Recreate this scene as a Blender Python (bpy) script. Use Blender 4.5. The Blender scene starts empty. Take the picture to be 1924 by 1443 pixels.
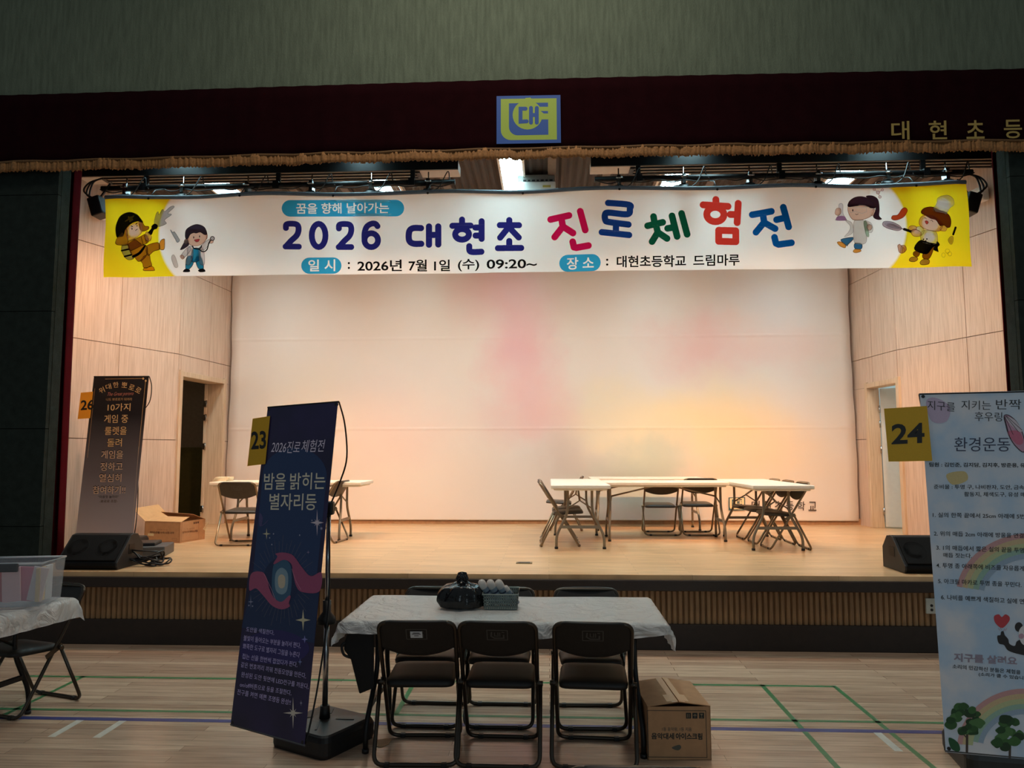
import bpy, bmesh, math, random
from mathutils import Vector, Matrix, Euler
random.seed(7)
SC = bpy.context.scene
COL = SC.collection
PI = math.pi
# ------------------------------------------------------------------ camera
W, H, F = 1924, 1443, 1400.0
CP = Vector((0, 0, 1.65))
PITCH, YAW, ROLL = math.radians(5.17), math.radians(2.763), math.radians(-0.1126)
FWD = Vector((-math.sin(YAW) * math.cos(PITCH), math.cos(YAW) * math.cos(PITCH), math.sin(PITCH)))
_r = Vector((math.cos(YAW), math.sin(YAW), 0)); _u = _r.cross(FWD)
RIGHT = _r * math.cos(ROLL) + _u * math.sin(ROLL)
UP = -_r * math.sin(ROLL) + _u * math.cos(ROLL)
cam_data = bpy.data.cameras.new('camera'); cam = bpy.data.objects.new('camera', cam_data); COL.objects.link(cam)
cam_data.sensor_width = 36.0; cam_data.lens = 36.0 * F / W; cam_data.clip_start = 0.05; cam_data.clip_end = 100
_m = Matrix((RIGHT, UP, -FWD)).transposed().to_4x4(); _m.translation = CP
cam.matrix_world = _m
SC.camera = cam
# ------------------------------------------------------------------ world, exposure
SC.view_settings.view_transform = 'Standard'
SC.view_settings.look = 'None'
SC.view_settings.gamma = 1.0
SC.view_settings.use_curve_mapping = False
SC.view_settings.exposure = 0.0
SC.cycles.use_denoising = True
world = bpy.data.worlds.new('world'); SC.world = world; world.use_nodes = True
bg = world.node_tree.nodes['Background']
bg.inputs['Color'].default_value = (0.80, 0.94, 1.0, 1); bg.inputs['Strength'].default_value = 0.14
# rectangular area lights; the two in the hall are unseen added fills
def area_light(name, loc, target, size, sizey, power, color):
    d = bpy.data.lights.new(name, 'AREA'); d.shape = 'RECTANGLE'; d.size = size; d.size_y = sizey; d.energy = power; d.color = color
    o = bpy.data.objects.new(name, d); COL.objects.link(o); o.location = loc
    o.rotation_euler = (Vector(target) - Vector(loc)).to_track_quat('-Z', 'Y').to_euler(); return o
area_light('hall_rear_fill', (3.5, -7.0, 3.0), (0.5, 6.4, 2.4), 4.5, 1.6, 62, (0.72, 0.92, 1.0))  # cool fill added behind the camera to brighten the signs and hall
area_light('hall_overhead_fill', (-0.3, 4.3, 6.9), (-0.3, 5.3, 0.0), 2.4, 0.6, 84, (1.0, 0.88, 0.72))  # unseen overhead fill, added to brighten hall floor and upper wall
# work lights over the stage
SPOT_COL, SPOT_W = (1.0, 0.57, 0.33), 92
PANEL_STRENGTH = 36.0
# ------------------------------------------------------------------ helpers
def ray(px, py):
    return RIGHT * ((px - W / 2) / F) - UP * ((py - H / 2) / F) + FWD
def atY(px, py, Y):
    d = ray(px, py); return CP + d * (Y / d.y)
def atZ(px, py, z):
    d = ray(px, py); return CP + d * ((z - CP.z) / d.z)
def on_plane(px, py, O, n):
    d = ray(px, py); return CP + d * ((O - CP).dot(n) / d.dot(n))

def lin(h):
    h = h.lstrip('#'); out = []
    for i in (0, 2, 4):
        c = int(h[i:i + 2], 16) / 255
        out.append(c / 12.92 if c <= 0.04045 else ((c + 0.055) / 1.055) ** 2.4)
    return tuple(out)

MATS = {}
def mat(name, color=(0.5, 0.5, 0.5), rough=0.5, metal=0.0, noise=0.0, nscale=20, bump=0.0, bscale=60, spec=0.5, stretch=None):
    if name in MATS: return MATS[name]
    if isinstance(color, str): color = lin(color)
    m = bpy.data.materials.new(name); m.use_nodes = True; MATS[name] = m
    nt = m.node_tree; N = nt.nodes; L = nt.links; b = N['Principled BSDF']
    b.inputs['Base Color'].default_value = (*color, 1); b.inputs['Roughness'].default_value = rough
    b.inputs['Metallic'].default_value = metal; b.inputs['Specular IOR Level'].default_value = spec
    if noise or bump:
        tc = N.new('ShaderNodeTexCoord'); mp = N.new('ShaderNodeMapping'); L.new(tc.outputs['Object'], mp.inputs[0])
        if stretch: mp.inputs['Scale'].default_value = stretch
    if noise:
        t = N.new('ShaderNodeTexNoise'); t.inputs['Scale'].default_value = nscale; t.inputs['Detail'].default_value = 5
        L.new(mp.outputs[0], t.inputs['Vector'])
        r = N.new('ShaderNodeMapRange'); r.inputs[1].default_value = 0.3; r.inputs[2].default_value = 0.7
        r.inputs[3].default_value = 1 - noise; r.inputs[4].default_value = 1 + noise
        L.new(t.outputs[0], r.inputs[0])
        mx = N.new('ShaderNodeMix'); mx.data_type = 'RGBA'; mx.blend_type = 'MULTIPLY'; mx.inputs[0].default_value = 1
        mx.inputs[6].default_value = (*color, 1); L.new(r.outputs[0], mx.inputs[7]); L.new(mx.outputs[2], b.inputs['Base Color'])
    if bump:
        t = N.new('ShaderNodeTexNoise'); t.inputs['Scale'].default_value = bscale; t.inputs['Detail'].default_value = 3
        L.new(mp.outputs[0], t.inputs['Vector'])
        bp = N.new('ShaderNodeBump'); bp.inputs['Strength'].default_value = bump; bp.inputs['Distance'].default_value = 0.01
        L.new(t.outputs[0], bp.inputs['Height']); L.new(bp.outputs[0], b.inputs['Normal'])
    return m
def emis(name, color, strength):
    if name in MATS: return MATS[name]
    m = bpy.data.materials.new(name); m.use_nodes = True; MATS[name] = m; b = m.node_tree.nodes['Principled BSDF']
    b.inputs['Base Color'].default_value = (0, 0, 0, 1); b.inputs['Emission Color'].default_value = (*color, 1); b.inputs['Emission Strength'].default_value = strength
    return m
def print_mat(hexcol, rough=0.55):
    n = 'print_' + hexcol.strip('#')
    return mat(n, hexcol, rough, noise=0.04, nscale=150)
def ink_mat(hexcol):                      # dye in thin cloth: light passes through and takes its colour
    n = 'ink_' + hexcol.strip('#')
    if n in MATS: return MATS[n]
    m = bpy.data.materials.new(n); m.use_nodes = True; MATS[n] = m; nt = m.node_tree
    nt.nodes.remove(nt.nodes['Principled BSDF']); t = nt.nodes.new('ShaderNodeBsdfTransparent'); t.inputs[0].default_value = (*lin(hexcol), 1)
    nt.links.new(t.outputs[0], nt.nodes['Material Output'].inputs[0]); return m

def catmull(pts, closed, n=6):
    P = [Vector(p) for p in pts]; k = len(P); out = []
    for i in range(k if closed else k - 1):
        g = lambda j: P[j % k] if closed else P[max(0, min(k - 1, j))]
        p0, p1, p2, p3 = g(i - 1), g(i), g(i + 1), g(i + 2)
        for s in range(n):
            t = s / n
            out.append(0.5 * ((2 * p1) + (p2 - p0) * t + (2 * p0 - 5 * p1 + 4 * p2 - p3) * t * t + (3 * p1 - p0 - 3 * p2 + p3) * t ** 3))
    if not closed: out.append(P[-1])
    return out
def fillet(pts, r, closed=False, n=6):
    P = [Vector(p) for p in pts]; k = len(P); out = []
    for i in range(k):
        if not closed and i in (0, k - 1): out.append(P[i]); continue
        a, b, c = P[i - 1], P[i], P[(i + 1) % k]
        d1 = a - b; d2 = c - b; rr = min(r, d1.length * 0.49, d2.length * 0.49)
        s = b + d1.normalized() * rr; e = b + d2.normalized() * rr
        for q in range(n + 1):
            t = q / n; out.append((1 - t) ** 2 * s + 2 * t * (1 - t) * b + t * t * e)
    return out

class MB:                                  # collects shapes, builds ONE mesh object
    def __init__(s): s.v = []; s.f = []; s.m = []; s.sm = []
    def add(s, vs, fs, mi=0, smooth=False):
        o = len(s.v); s.v += [tuple(v) for v in vs]
        for f in fs: s.f.append([o + i for i in f]); s.m.append(mi); s.sm.append(smooth)
    def box(s, c, d, M=None, mi=0):
        hx, hy, hz = d[0] / 2, d[1] / 2, d[2] / 2; vs = []
        for x in (-hx, hx):
            for y in (-hy, hy):
                for z in (-hz, hz):
                    p = Vector((x, y, z)); vs.append((M @ p if M else p) + Vector(c))
        s.add(vs, [(0, 1, 3, 2), (4, 6, 7, 5), (0, 4, 5, 1), (2, 3, 7, 6), (0, 2, 6, 4), (1, 5, 7, 3)], mi)
    def bar(s, a, b, w, h, mi=0, up=(0, 0, 1)):
        a = Vector(a); b = Vector(b); d = b - a; L = d.length; d.normalize(); u = Vector(up)
        if abs(d.dot(u)) > 0.99: u = Vector((1, 0, 0))
        x = d.cross(u).normalized(); z = x.cross(d).normalized()
        s.box((a + b) / 2, (w, L, h), Matrix((x, d, z)).transposed(), mi)
    def tube(s, pts, r, n=8, closed=False, mi=0, caps=True):
        P = [Vector(p) for p in pts]; k = len(P); rings = []; prev = None
        R = r if isinstance(r, (list, tuple)) else [r] * k
        for i in range(k):
            a = P[i - 1] if (closed or i > 0) else P[i]; b = P[(i + 1) % k] if (closed or i < k - 1) else P[i]
            t = (b - a); t = t.normalized() if t.length > 1e-9 else Vector((0, 0, 1))
            if prev is None:
                u = Vector((0, 0, 1)) if abs(t.z) < 0.9 else Vector((1, 0, 0)); x = t.cross(u).normalized()
            else:
                x = prev - t * prev.dot(t); x = x.normalized() if x.length > 1e-6 else t.orthogonal().normalized()
            prev = x; y = t.cross(x); rings.append([P[i] + (x * math.cos(2 * PI * q / n) + y * math.sin(2 * PI * q / n)) * R[i] for q in range(n)])
        vs = [v for rg in rings for v in rg]; fs = []
        for i in range(k if closed else k - 1):
            j = (i + 1) % k
            for q in range(n): fs.append((i * n + q, i * n + (q + 1) % n, j * n + (q + 1) % n, j * n + q))
        s.add(vs, fs, mi, True)
        if not closed and caps:
            o = len(s.v); s.add(rings[0], [tuple(reversed(range(n)))], mi); s.add(rings[-1], [tuple(range(n))], mi)
    def cyl(s, a, b, r0, r1=None, n=16, mi=0): s.tube([a, b], [r0, r0 if r1 is None else r1], n, False, mi)
    def prism(s, poly, a, b, mi=0, smooth=False):        # poly: list of 3D points; swept from +a to +b offsets
        k = len(poly); P = [Vector(p) for p in poly]; a = Vector(a); b = Vector(b)
        vs = [p + a for p in P] + [p + b for p in P]
        fs = [(i, (i + 1) % k, k + (i + 1) % k, k + i) for i in range(k)]
        s.add(vs, fs, mi, smooth); s.add([p + a for p in P], [tuple(reversed(range(k)))], mi); s.add([p + b for p in P], [tuple(range(k))], mi)
    def grid(s, fn, nu, nv, mi=0, smooth=True, wrapu=False):
        vs = [fn(i / nu, j / nv) for i in range(nu + (0 if wrapu else 1)) for j in range(nv + 1)]; fs = []
        for i in range(nu):
            i2 = (i + 1) % nu if wrapu else i + 1
            for j in range(nv): fs.append((i * (nv + 1) + j, i2 * (nv + 1) + j, i2 * (nv + 1) + j + 1, i * (nv + 1) + j + 1))
        s.add(vs, fs, mi, smooth)
    def lathe(s, prof, c=(0, 0, 0), n=24, mi=0, M=None):
        c = Vector(c); vs = []
        for r, z in prof:
            for q in range(n):
                p = Vector((r * math.cos(2 * PI * q / n), r * math.sin(2 * PI * q / n), z)); vs.append((M @ p if M else p) + c)
        fs = []
        for i in range(len(prof) - 1):
            for q in range(n): fs.append((i * n + q, i * n + (q + 1) % n, (i + 1) * n + (q + 1) % n, (i + 1) * n + q))
        s.add(vs, fs, mi, True)
    def build(s, name, mats, parent=None, bevel=0.0, seg=2, solid=0.0):
        off = parent_world(parent)
        me = bpy.data.meshes.new(name); me.from_pydata([Vector(v) - off for v in s.v], [], s.f)
        for m in (mats if isinstance(mats, (list, tuple)) else [mats]): me.materials.append(m)
        for p, mi, sm in zip(me.polygons, s.m, s.sm): p.material_index = mi; p.use_smooth = sm
        bm = bmesh.new(); bm.from_mesh(me); 
        if s.welded: bmesh.ops.remove_doubles(bm, verts=bm.verts, dist=1e-6)
        bmesh.ops.recalc_face_normals(bm, faces=bm.faces) if s.recalc else None
        bm.to_mesh(me); bm.free(); me.update()
        o = bpy.data.objects.new(name, me); COL.objects.link(o)
        if parent: o.parent = parent
        if bevel:
            b = o.modifiers.new('bevel', 'BEVEL'); b.width = bevel; b.segments = seg; b.limit_method = 'ANGLE'
        if solid:
            b = o.modifiers.new('solid', 'SOLIDIFY'); b.thickness = solid; b.offset = -1
        return o
    welded = True; recalc = True
def parent_world(p):
    off = Vector((0, 0, 0))
    while p is not None: off = off + p.location; p = p.parent
    return off
def tag(o, label=None, cat=None, group=None, kind=None):
    if label: o['label'] = label
    if cat: o['category'] = cat
    if group: o['group'] = group
    if kind: o['kind'] = kind
    return o
def thing(name, label, cat, loc=(0, 0, 0), group=None, rz=0.0):
    o = bpy.data.objects.new(name, None); COL.objects.link(o); o.location = loc; o.rotation_euler = (0, 0, rz); o.empty_display_size = 0.05
    return tag(o, label, cat, group)
def struct(o, label=None): o['kind'] = 'structure'; o['label'] = label or o.name.replace('_', ' '); o['category'] = 'setting'; return o
def copy_tree(o, parent=None):
    c = o.copy(); COL.objects.link(c)
    if parent: c.parent = parent; 
    for ch in list(o.children): copy_tree(ch, c)
    return c

# ------------------------------------------------------------------ printing on planes
_tc = {}
def text_mesh(body, bold=0.0):
    k = (body, bold)
    if k in _tc: return _tc[k]
    cu = bpy.data.curves.new('t', 'FONT'); cu.body = body; cu.size = 1; cu.offset = bold; cu.resolution_u = 3
    o = bpy.data.objects.new('t', cu); COL.objects.link(o); bpy.context.view_layer.update()
    me = bpy.data.meshes.new_from_object(o)
    v = [(p.co.x, p.co.y) for p in me.vertices]; f = [tuple(p.vertices) for p in me.polygons]
    COL.objects.unlink(o); bpy.data.objects.remove(o); bpy.data.curves.remove(cu); bpy.data.meshes.remove(me)
    x0 = min(p[0] for p in v); x1 = max(p[0] for p in v); y0 = min(p[1] for p in v); y1 = max(p[1] for p in v)
    v = [((p[0] - x0) / (x1 - x0), (p[1] - y0) / (y1 - y0)) for p in v]
    _tc[k] = (v, f, (x1 - x0) / (y1 - y0)); return _tc[k]
class Surf:                                # a flat (or gently bulged) printed face; art is given in photograph pixels
    def __init__(s, O, n, bulge=None): s.O = Vector(O); s.n = Vector(n).normalized(); s.bulge = bulge
    def at(s, p, layer):
        P = on_plane(p[0], p[1], s.O, s.n)
        if s.bulge: P = P + s.n * s.bulge(P)
        return P + s.n * ((0.0032 if s.bulge else 0.0005) + layer * 0.00035)
class Print:
    def __init__(s, surf, matfn=print_mat, base=0): s.sf = surf; s.mb = MB(); s.mb.welded = False; s.mb.recalc = False; s.mats = []; s.fn = matfn; s.base = base
    def bump(s): s.cnt = getattr(s, 'cnt', 0) + 1; return s.cnt * 0.004
    def mi(s, c):
        m = s.fn(c) if isinstance(c, str) else c
        if m not in s.mats: s.mats.append(m)
        return s.mats.index(m)
    def poly(s, pts, c, layer=0, T=None):
        if T: pts = [T(*p) for p in pts]
        layer = layer + s.bump()
        s.mb.add([s.sf.at(p, layer + s.base) for p in pts], [tuple(range(len(pts)))], s.mi(c))
    def blob(s, pts, c, layer=0, T=None, line=None, lw=1.0, n=5):
        if T: pts = [T(*p) for p in pts]
        q = [tuple(v) for v in catmull([(*p, 0) for p in pts], True, n)]; q = [(a, b) for a, b, _ in q]
        if c: s.poly(q, c, layer)
        if line: s.stroke(q, lw, line, layer + 0.5, closed=True, caps=False)
    def ell(s, cx, cy, rx, ry, c, layer=0, rot=0, T=None, line=None, lw=1.0, n=28, a0=0, a1=2 * PI):
        q = []
        for i in range(n + (0 if abs(a1 - a0 - 2 * PI) < 1e-6 else 1)):
            t = a0 + (a1 - a0) * i / n; x = rx * math.cos(t); y = ry * math.sin(t)
            q.append((cx + x * math.cos(rot) - y * math.sin(rot), cy + x * math.sin(rot) + y * math.cos(rot)))
        if T: q = [T(*p) for p in q]
        if c: s.poly(q, c, layer)
        if line: s.stroke(q, lw, line, layer + 0.5, closed=True, caps=False)
    def stroke(s, pts, w, c, layer=0, T=None, smooth=False, closed=False, caps=True):
        if T: pts = [T(*p) for p in pts]
        if smooth: pts = [(v.x, v.y) for v in catmull([(*p, 0) for p in pts], closed, 6)]
        k = len(pts); mi = s.mi(c); L = []; R = []; layer = layer + s.bump()
        for i in range(k):
            a = pts[i - 1] if (closed or i > 0) else pts[i]; b = pts[(i + 1) % k] if (closed or i < k - 1) else pts[i]
            p = pts[i]
            d0 = Vector((p[0] - a[0], p[1] - a[1])); d1 = Vector((b[0] - p[0], b[1] - p[1]))
            if d0.length < 1e-9: d0 = d1
            if d1.length < 1e-9: d1 = d0
            d0.normalize(); d1.normalize(); t = d0 + d1; t = t.normalized() if t.length > 1e-6 else d0
            nn = Vector((-t.y, t.x)); sc = min(1.6, 1 / max(0.3, abs(nn.dot(Vector((-d0.y, d0.x)))))) * w / 2
            L.append((p[0] + nn.x * sc, p[1] + nn.y * sc)); R.append((p[0] - nn.x * sc, p[1] - nn.y * sc))
        if closed or not caps:
            vs = [s.sf.at(p, layer + s.base) for p in L + R]
            s.mb.add(vs, [(i, (i + 1) % k, k + (i + 1) % k, k + i) for i in range(k if closed else k - 1)], mi)
        else:                                 # one outline polygon with round ends
            e = Vector((pts[-1][0] - pts[-2][0], pts[-1][1] - pts[-2][1])); ang = math.atan2(e.y, e.x)
            q = list(L); q += [(pts[-1][0] + w / 2 * math.cos(ang + PI / 2 - PI * j / 8), pts[-1][1] + w / 2 * math.sin(ang + PI / 2 - PI * j / 8)) for j in range(1, 8)]
            q += list(reversed(R)); e = Vector((pts[1][0] - pts[0][0], pts[1][1] - pts[0][1])); ang = math.atan2(e.y, e.x)
            q += [(pts[0][0] + w / 2 * math.cos(ang - PI / 2 - PI * j / 8), pts[0][1] + w / 2 * math.sin(ang - PI / 2 - PI * j / 8)) for j in range(1, 8)]
            k2 = k; vs = [s.sf.at(p, layer + s.base) for p in q]; o = len(s.mb.v)
            nL = k2; nR0 = k2 + 7; fs = [(i, i + 1, nR0 + k2 - 2 - i, nR0 + k2 - 1 - i) for i in range(k2 - 1)]
            fs.append(tuple([k2 - 1] + list(range(k2, k2 + 7)) + [nR0])); fs.append(tuple([nR0 + k2 - 1] + list(range(nR0 + k2, nR0 + k2 + 7)) + [0]))
            s.mb.add(vs, fs, mi)
    def union(s, strokes, w, c, layer=0, step=0.2):
        """round-ended strokes merged into one sheet: horizontal runs of their common outline"""
        r = w / 2; seg = []
        for pts, sm, cl_ in strokes:
            q = [(v.x, v.y) for v in catmull([(*a, 0) for a in pts], bool(cl_), 6)] if sm else list(pts)
            for i in range(len(q) - (0 if cl_ else 1)): seg.append((q[i], q[(i + 1) % len(q)]))
        y = min(min(a[1], b[1]) for a, b in seg) - r; y1 = max(max(a[1], b[1]) for a, b in seg) + r; mi = s.mi(c)
        while y < y1:
            yc = y + step / 2; iv = []
            for a, b in seg:
                xs = []
                for e in (a, b):
                    if abs(yc - e[1]) < r: h = math.sqrt(r * r - (yc - e[1]) ** 2); xs += [e[0] - h, e[0] + h]
                dx, dy = b[0] - a[0], b[1] - a[1]; L = math.hypot(dx, dy)
                if L > 1e-6:
                    nx, ny = -dy / L * r, dx / L * r; P = [(a[0] + nx, a[1] + ny), (b[0] + nx, b[1] + ny), (b[0] - nx, b[1] - ny), (a[0] - nx, a[1] - ny)]
                    for i in range(4):
                        u, v = P[i], P[(i + 1) % 4]
                        if (u[1] - yc) * (v[1] - yc) < 0: xs.append(u[0] + (v[0] - u[0]) * (yc - u[1]) / (v[1] - u[1]))
                if len(xs) > 1: iv.append((min(xs), max(xs)))
            iv.sort(); m = []
            for a, b in iv:
                if m and a <= m[-1][1]: m[-1][1] = max(m[-1][1], b)
                else: m.append([a, b])
            for a, b in m: s.mb.add([s.sf.at(p, layer + s.base) for p in ((a, y), (b, y), (b, y + step), (a, y + step))], [(0, 1, 2, 3)], mi)
            y += step
    def text(s, body, A, B, h, c, layer=0, bold=0.02, T=None, up=None, shear=0.0):
        """body between baseline points A and B, h pixels tall"""
        if T: A = T(*A); B = T(*B)
        v, f, _ = text_mesh(body, bold); A = Vector(A); B = Vector(B); d = B - A
        u = Vector(up) if up else Vector((d.y, -d.x))
        u = u.normalized() * h
        s.mb.add([s.sf.at(A + d * (p[0] + shear * p[1]) + u * p[1], layer + s.base) for p in v], f, s.mi(c))
    def build(s, name, parent, label=None):
        o = s.mb.build(name, s.mats, parent)
        if label: o['label'] = label
        return o

# ------------------------------------------------------------------ shared materials
def plank_mat(name, c1, c2, mortar, bw, bh, rough, gap=0.0012, off=0.37):
    m = bpy.data.materials.new(name); m.use_nodes = True; nt = m.node_tree; N = nt.nodes; L = nt.links; b = N['Principled BSDF']
    tc = N.new('ShaderNodeTexCoord'); br = N.new('ShaderNodeTexBrick'); L.new(tc.outputs['Object'], br.inputs['Vector'])
    br.offset = off; br.inputs['Color1'].default_value = (*c1, 1); br.inputs['Color2'].default_value = (*c2, 1); br.inputs['Mortar'].default_value = (*mortar, 1)
    br.inputs['Scale'].default_value = 1; br.inputs['Mortar Size'].default_value = gap; br.inputs['Mortar Smooth'].default_value = 0.1
    br.inputs['Brick Width'].default_value = bw; br.inputs['Row Height'].default_value = bh; br.inputs['Bias'].default_value = 0
    mp = N.new('ShaderNodeMapping'); mp.inputs['Scale'].default_value = (2.2, 45, 1); L.new(tc.outputs['Object'], mp.inputs[0])
    no = N.new('ShaderNodeTexNoise'); no.inputs['Scale'].default_value = 1.4; no.inputs['Detail'].default_value = 6; L.new(mp.outputs[0], no.inputs['Vector'])
    r = N.new('ShaderNodeMapRange'); r.inputs[1].default_value = 0.3; r.inputs[2].default_value = 0.7; r.inputs[3].default_value = 0.74; r.inputs[4].default_value = 1.22; L.new(no.outputs[0], r.inputs[0])
    mx = N.new('ShaderNodeMix'); mx.data_type = 'RGBA'; mx.blend_type = 'MULTIPLY'; mx.inputs[0].default_value = 1
    L.new(br.outputs['Color'], mx.inputs[6]); L.new(r.outputs[0], mx.inputs[7]); L.new(mx.outputs[2], b.inputs['Base Color'])
    b.inputs['Roughness'].default_value = rough
    bp = N.new('ShaderNodeBump'); bp.inputs['Strength'].default_value = 0.25; bp.inputs['Distance'].default_value = 0.002; bp.invert = True
    L.new(br.outputs['Fac'], bp.inputs['Height']); L.new(bp.outputs[0], b.inputs['Normal'])
    return m
M_FLOOR = plank_mat('hall_floor_wood', lin('ae907a'), lin('d0b49a'), lin('624a3a'), 1.5, 0.075, 0.22)
M_STAGE = plank_mat('stage_floor_wood', lin('c6a176'), lin('d8b48a'), lin('8f7150'), 1.2, 0.085, 0.3)
def panel_wood(name, c, dark):
    m = mat(name, c, 0.5, noise=0.0)
    nt = m.node_tree; N = nt.nodes; L = nt.links; b = N['Principled BSDF']
    tc = N.new('ShaderNodeTexCoord'); mp = N.new('ShaderNodeMapping'); mp.inputs['Scale'].default_value = (30, 30, 1.1); L.new(tc.outputs['Object'], mp.inputs[0])
    no = N.new('ShaderNodeTexNoise'); no.inputs['Scale'].default_value = 2.2; no.inputs['Detail'].default_value = 7; no.inputs['Distortion'].default_value = 0.6; L.new(mp.outputs[0], no.inputs['Vector'])
    cr = N.new('ShaderNodeValToRGB'); cr.color_ramp.elements[0].position = 0.3; cr.color_ramp.elements[0].color = (*lin(dark), 1); cr.color_ramp.elements[1].position = 0.6; cr.color_ramp.elements[1].color = (*lin(c), 1)
    L.new(no.outputs[0], cr.inputs[0]); L.new(cr.outputs[0], b.inputs['Base Color']); return m
M_PANEL = panel_wood('birch_panel', 'dcc4b2', 'c4a994')
M_GROOVE = mat('panel_groove', '6b5140', 0.8, noise=0.1)
M_JAMB = panel_wood('door_wood', 'd9c3a8', 'c2a98c')
M_WALLGREEN = mat('hall_wall_fabric', '6a7464', 0.95, noise=0.17, nscale=9, bump=0.7, bscale=120, stretch=(4, 1, 0.45), spec=0.1)
M_WALLDARK = mat('hall_wall_dark_panel', '222a26', 0.9, noise=0.25, nscale=14, bump=0.4, bscale=160, spec=0.2)
M_VELVET = mat('maroon_velvet', '1d0509', 0.95, noise=0.15, nscale=8, bump=0.2, bscale=200, spec=0.05)
M_CURTAIN = mat('red_velvet', '4c0610', 0.9, noise=0.15, nscale=8, spec=0.1)
M_GOLD = mat('gold_fringe', '96683a', 0.75, noise=0.3, nscale=60)
M_BLACK = mat('black_metal', '101012', 0.45, metal=0.3, noise=0.1)
M_BLACKP = mat('black_plastic', '0e0e0f', 0.5, noise=0.15, nscale=40, bump=0.15, bscale=300)
M_GREYP = mat('grey_plastic', '4a4d50', 0.45, noise=0.05)
M_WHITEP = mat('white_plastic', 'e8e4dc', 0.4, noise=0.03)
M_CHROME = mat('brushed_steel', 'b4b6b8', 0.25, metal=1.0, noise=0.05, nscale=60)
M_TUBE = mat('chair_tube', '4b443d', 0.28, metal=0.85, noise=0.05)
M_SEAT = mat('chair_vinyl', '191716', 0.5, spec=0.42, noise=0.15, nscale=30, bump=0.1, bscale=250)
M_CARD = mat('cardboard', 'b98d66', 0.85, noise=0.08, nscale=18)
M_CARDIN = mat('cardboard_inside', 'd0a878', 0.85, noise=0.06, nscale=18)
M_TAPE = mat('packing_tape', 'caa680', 0.3, noise=0.05)

# ------------------------------------------------------------------ measures
YB, ZS = 6.42, 0.615                      # stage front, stage floor
YV = 6.36                                 # valance
YBACK = 10.77
# ================================================================== SETTING
mb = MB(); mb.box((0, 1.9, -0.05), (18, 12, 0.1)); floor = struct(mb.build('floor', M_FLOOR), 'wooden hall floor')
green, blue, white = mat('green_court_line', '3d7a4a', 0.35, noise=0.15), mat('blue_court_line', '39417e', 0.35, noise=0.15), mat('white_tape', 'c9c4b8', 0.5, noise=0.1)
def line(a, b, w, m):
    l = MB(); a = Vector((*a, 0)); b = Vector((*b, 0)); d = (b - a).normalized(); n = Vector((-d.y, d.x, 0)) * w / 2; k = 0.0008 if m is green else 0.0011
    l.prism([a - n, b - n, b + n, a + n], (0, 0, 0), (0, 0, k)); l.build('court_line', m, floor)
line((-3.9, 5.51), (2.0, 5.51), 0.035, green); line((-6, 4.82), (6, 4.82), 0.033, green)
for x in (-3.9, -3.44, 1.5, 2.0): line((x, -1), (x, 5.53), 0.032, green)
line((-0.97, 4.82), (-0.97, 5.53), 0.032, green)
line((-6, 4.665), (6, 4.665), 0.05, blue)
for x in (-2.9, -2.63, 1.92, 2.6): line((x, 4.37), (x, 4.64), 0.045, white)
# stage platform
mb = MB(); mb.box((-0.2, (YB + 11.2) / 2, ZS - 0.02), (14, 11.2 - YB, 0.04)); struct(mb.build('stage_floor', M_STAGE), 'wooden stage floor')
mb = MB(); mb.box((-0.2, YB + 0.06, ZS - 0.045 - 0.04), (14, 0.16, 0.09)); struct(mb.build('trim_1', mat('dark_lip', '2a1f19', 0.5, noise=0.2), bevel=0.008), 'dark stage nosing')
mb = MB(); x = -7.1
while x < 6.8:
    w = 0.045; mb.prism([(x, YB + 0.06, 0), (x + 0.01, YB + 0.038, 0), (x + w - 0.01, YB + 0.038, 0), (x + w, YB + 0.06, 0)], (0, 0, 0.19), (0, 0, ZS - 0.13)); x += 0.047
mb.box((-0.2, YB + 0.09, 0.33), (14, 0.06, 0.42))
struct(mb.build('wall_stage_front', mat('ribbed_oak', '93724f', 0.6, noise=0.2, nscale=5, stretch=(14, 1, 1))), 'ribbed wooden stage front')
mb = MB(); mb.box((-0.2, YB + 0.05, 0.105), (14, 0.1, 0.21)); struct(mb.build('baseboard_front', mat('dark_plinth', '241b16', 0.6, noise=0.2), bevel=0.006), 'dark plinth under the stage front')
# hall wall round the opening
XL, XR, ZTOP = atY(88, 750, YB).x, atY(1908, 500, YB).x, 4.42
mb = MB(); mb.box((0, YB + 0.08, 7.2), (18, 0.16, 2 * (7.2 - 4.9))); struct(mb.build('wall_front', M_WALLGREEN), 'green fabric hall wall above the stage')
mb = MB(); mb.box((0, YB + 0.14, 4.66), (18, 0.16, 0.48)); struct(mb.build('trim_2', M_WALLDARK), 'dark header behind the valance')
for nm, a, b in (('wall_left', -9, XL), ('wall_right', XR, 9)):
    mb = MB(); zz = [0, 1.0, 1.86, 2.92, 4.0, 4.9]; n = max(1, round((b - a) / 0.85))
    for i in range(n):
        for j in range(len(zz) - 1):
            mb.box((a + (i + .5) * (b - a) / n, YB + 0.03, (zz[j] + zz[j + 1]) / 2), ((b - a) / n - 0.006, 0.05, zz[j + 1] - zz[j] - 0.006))
    mb.box(((a + b) / 2, YB + 0.11, 2.45), (b - a, 0.12, 4.9)); struct(mb.build(nm, M_WALLDARK), 'dark panelled hall wall beside the stage, ' + nm[5:])
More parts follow.
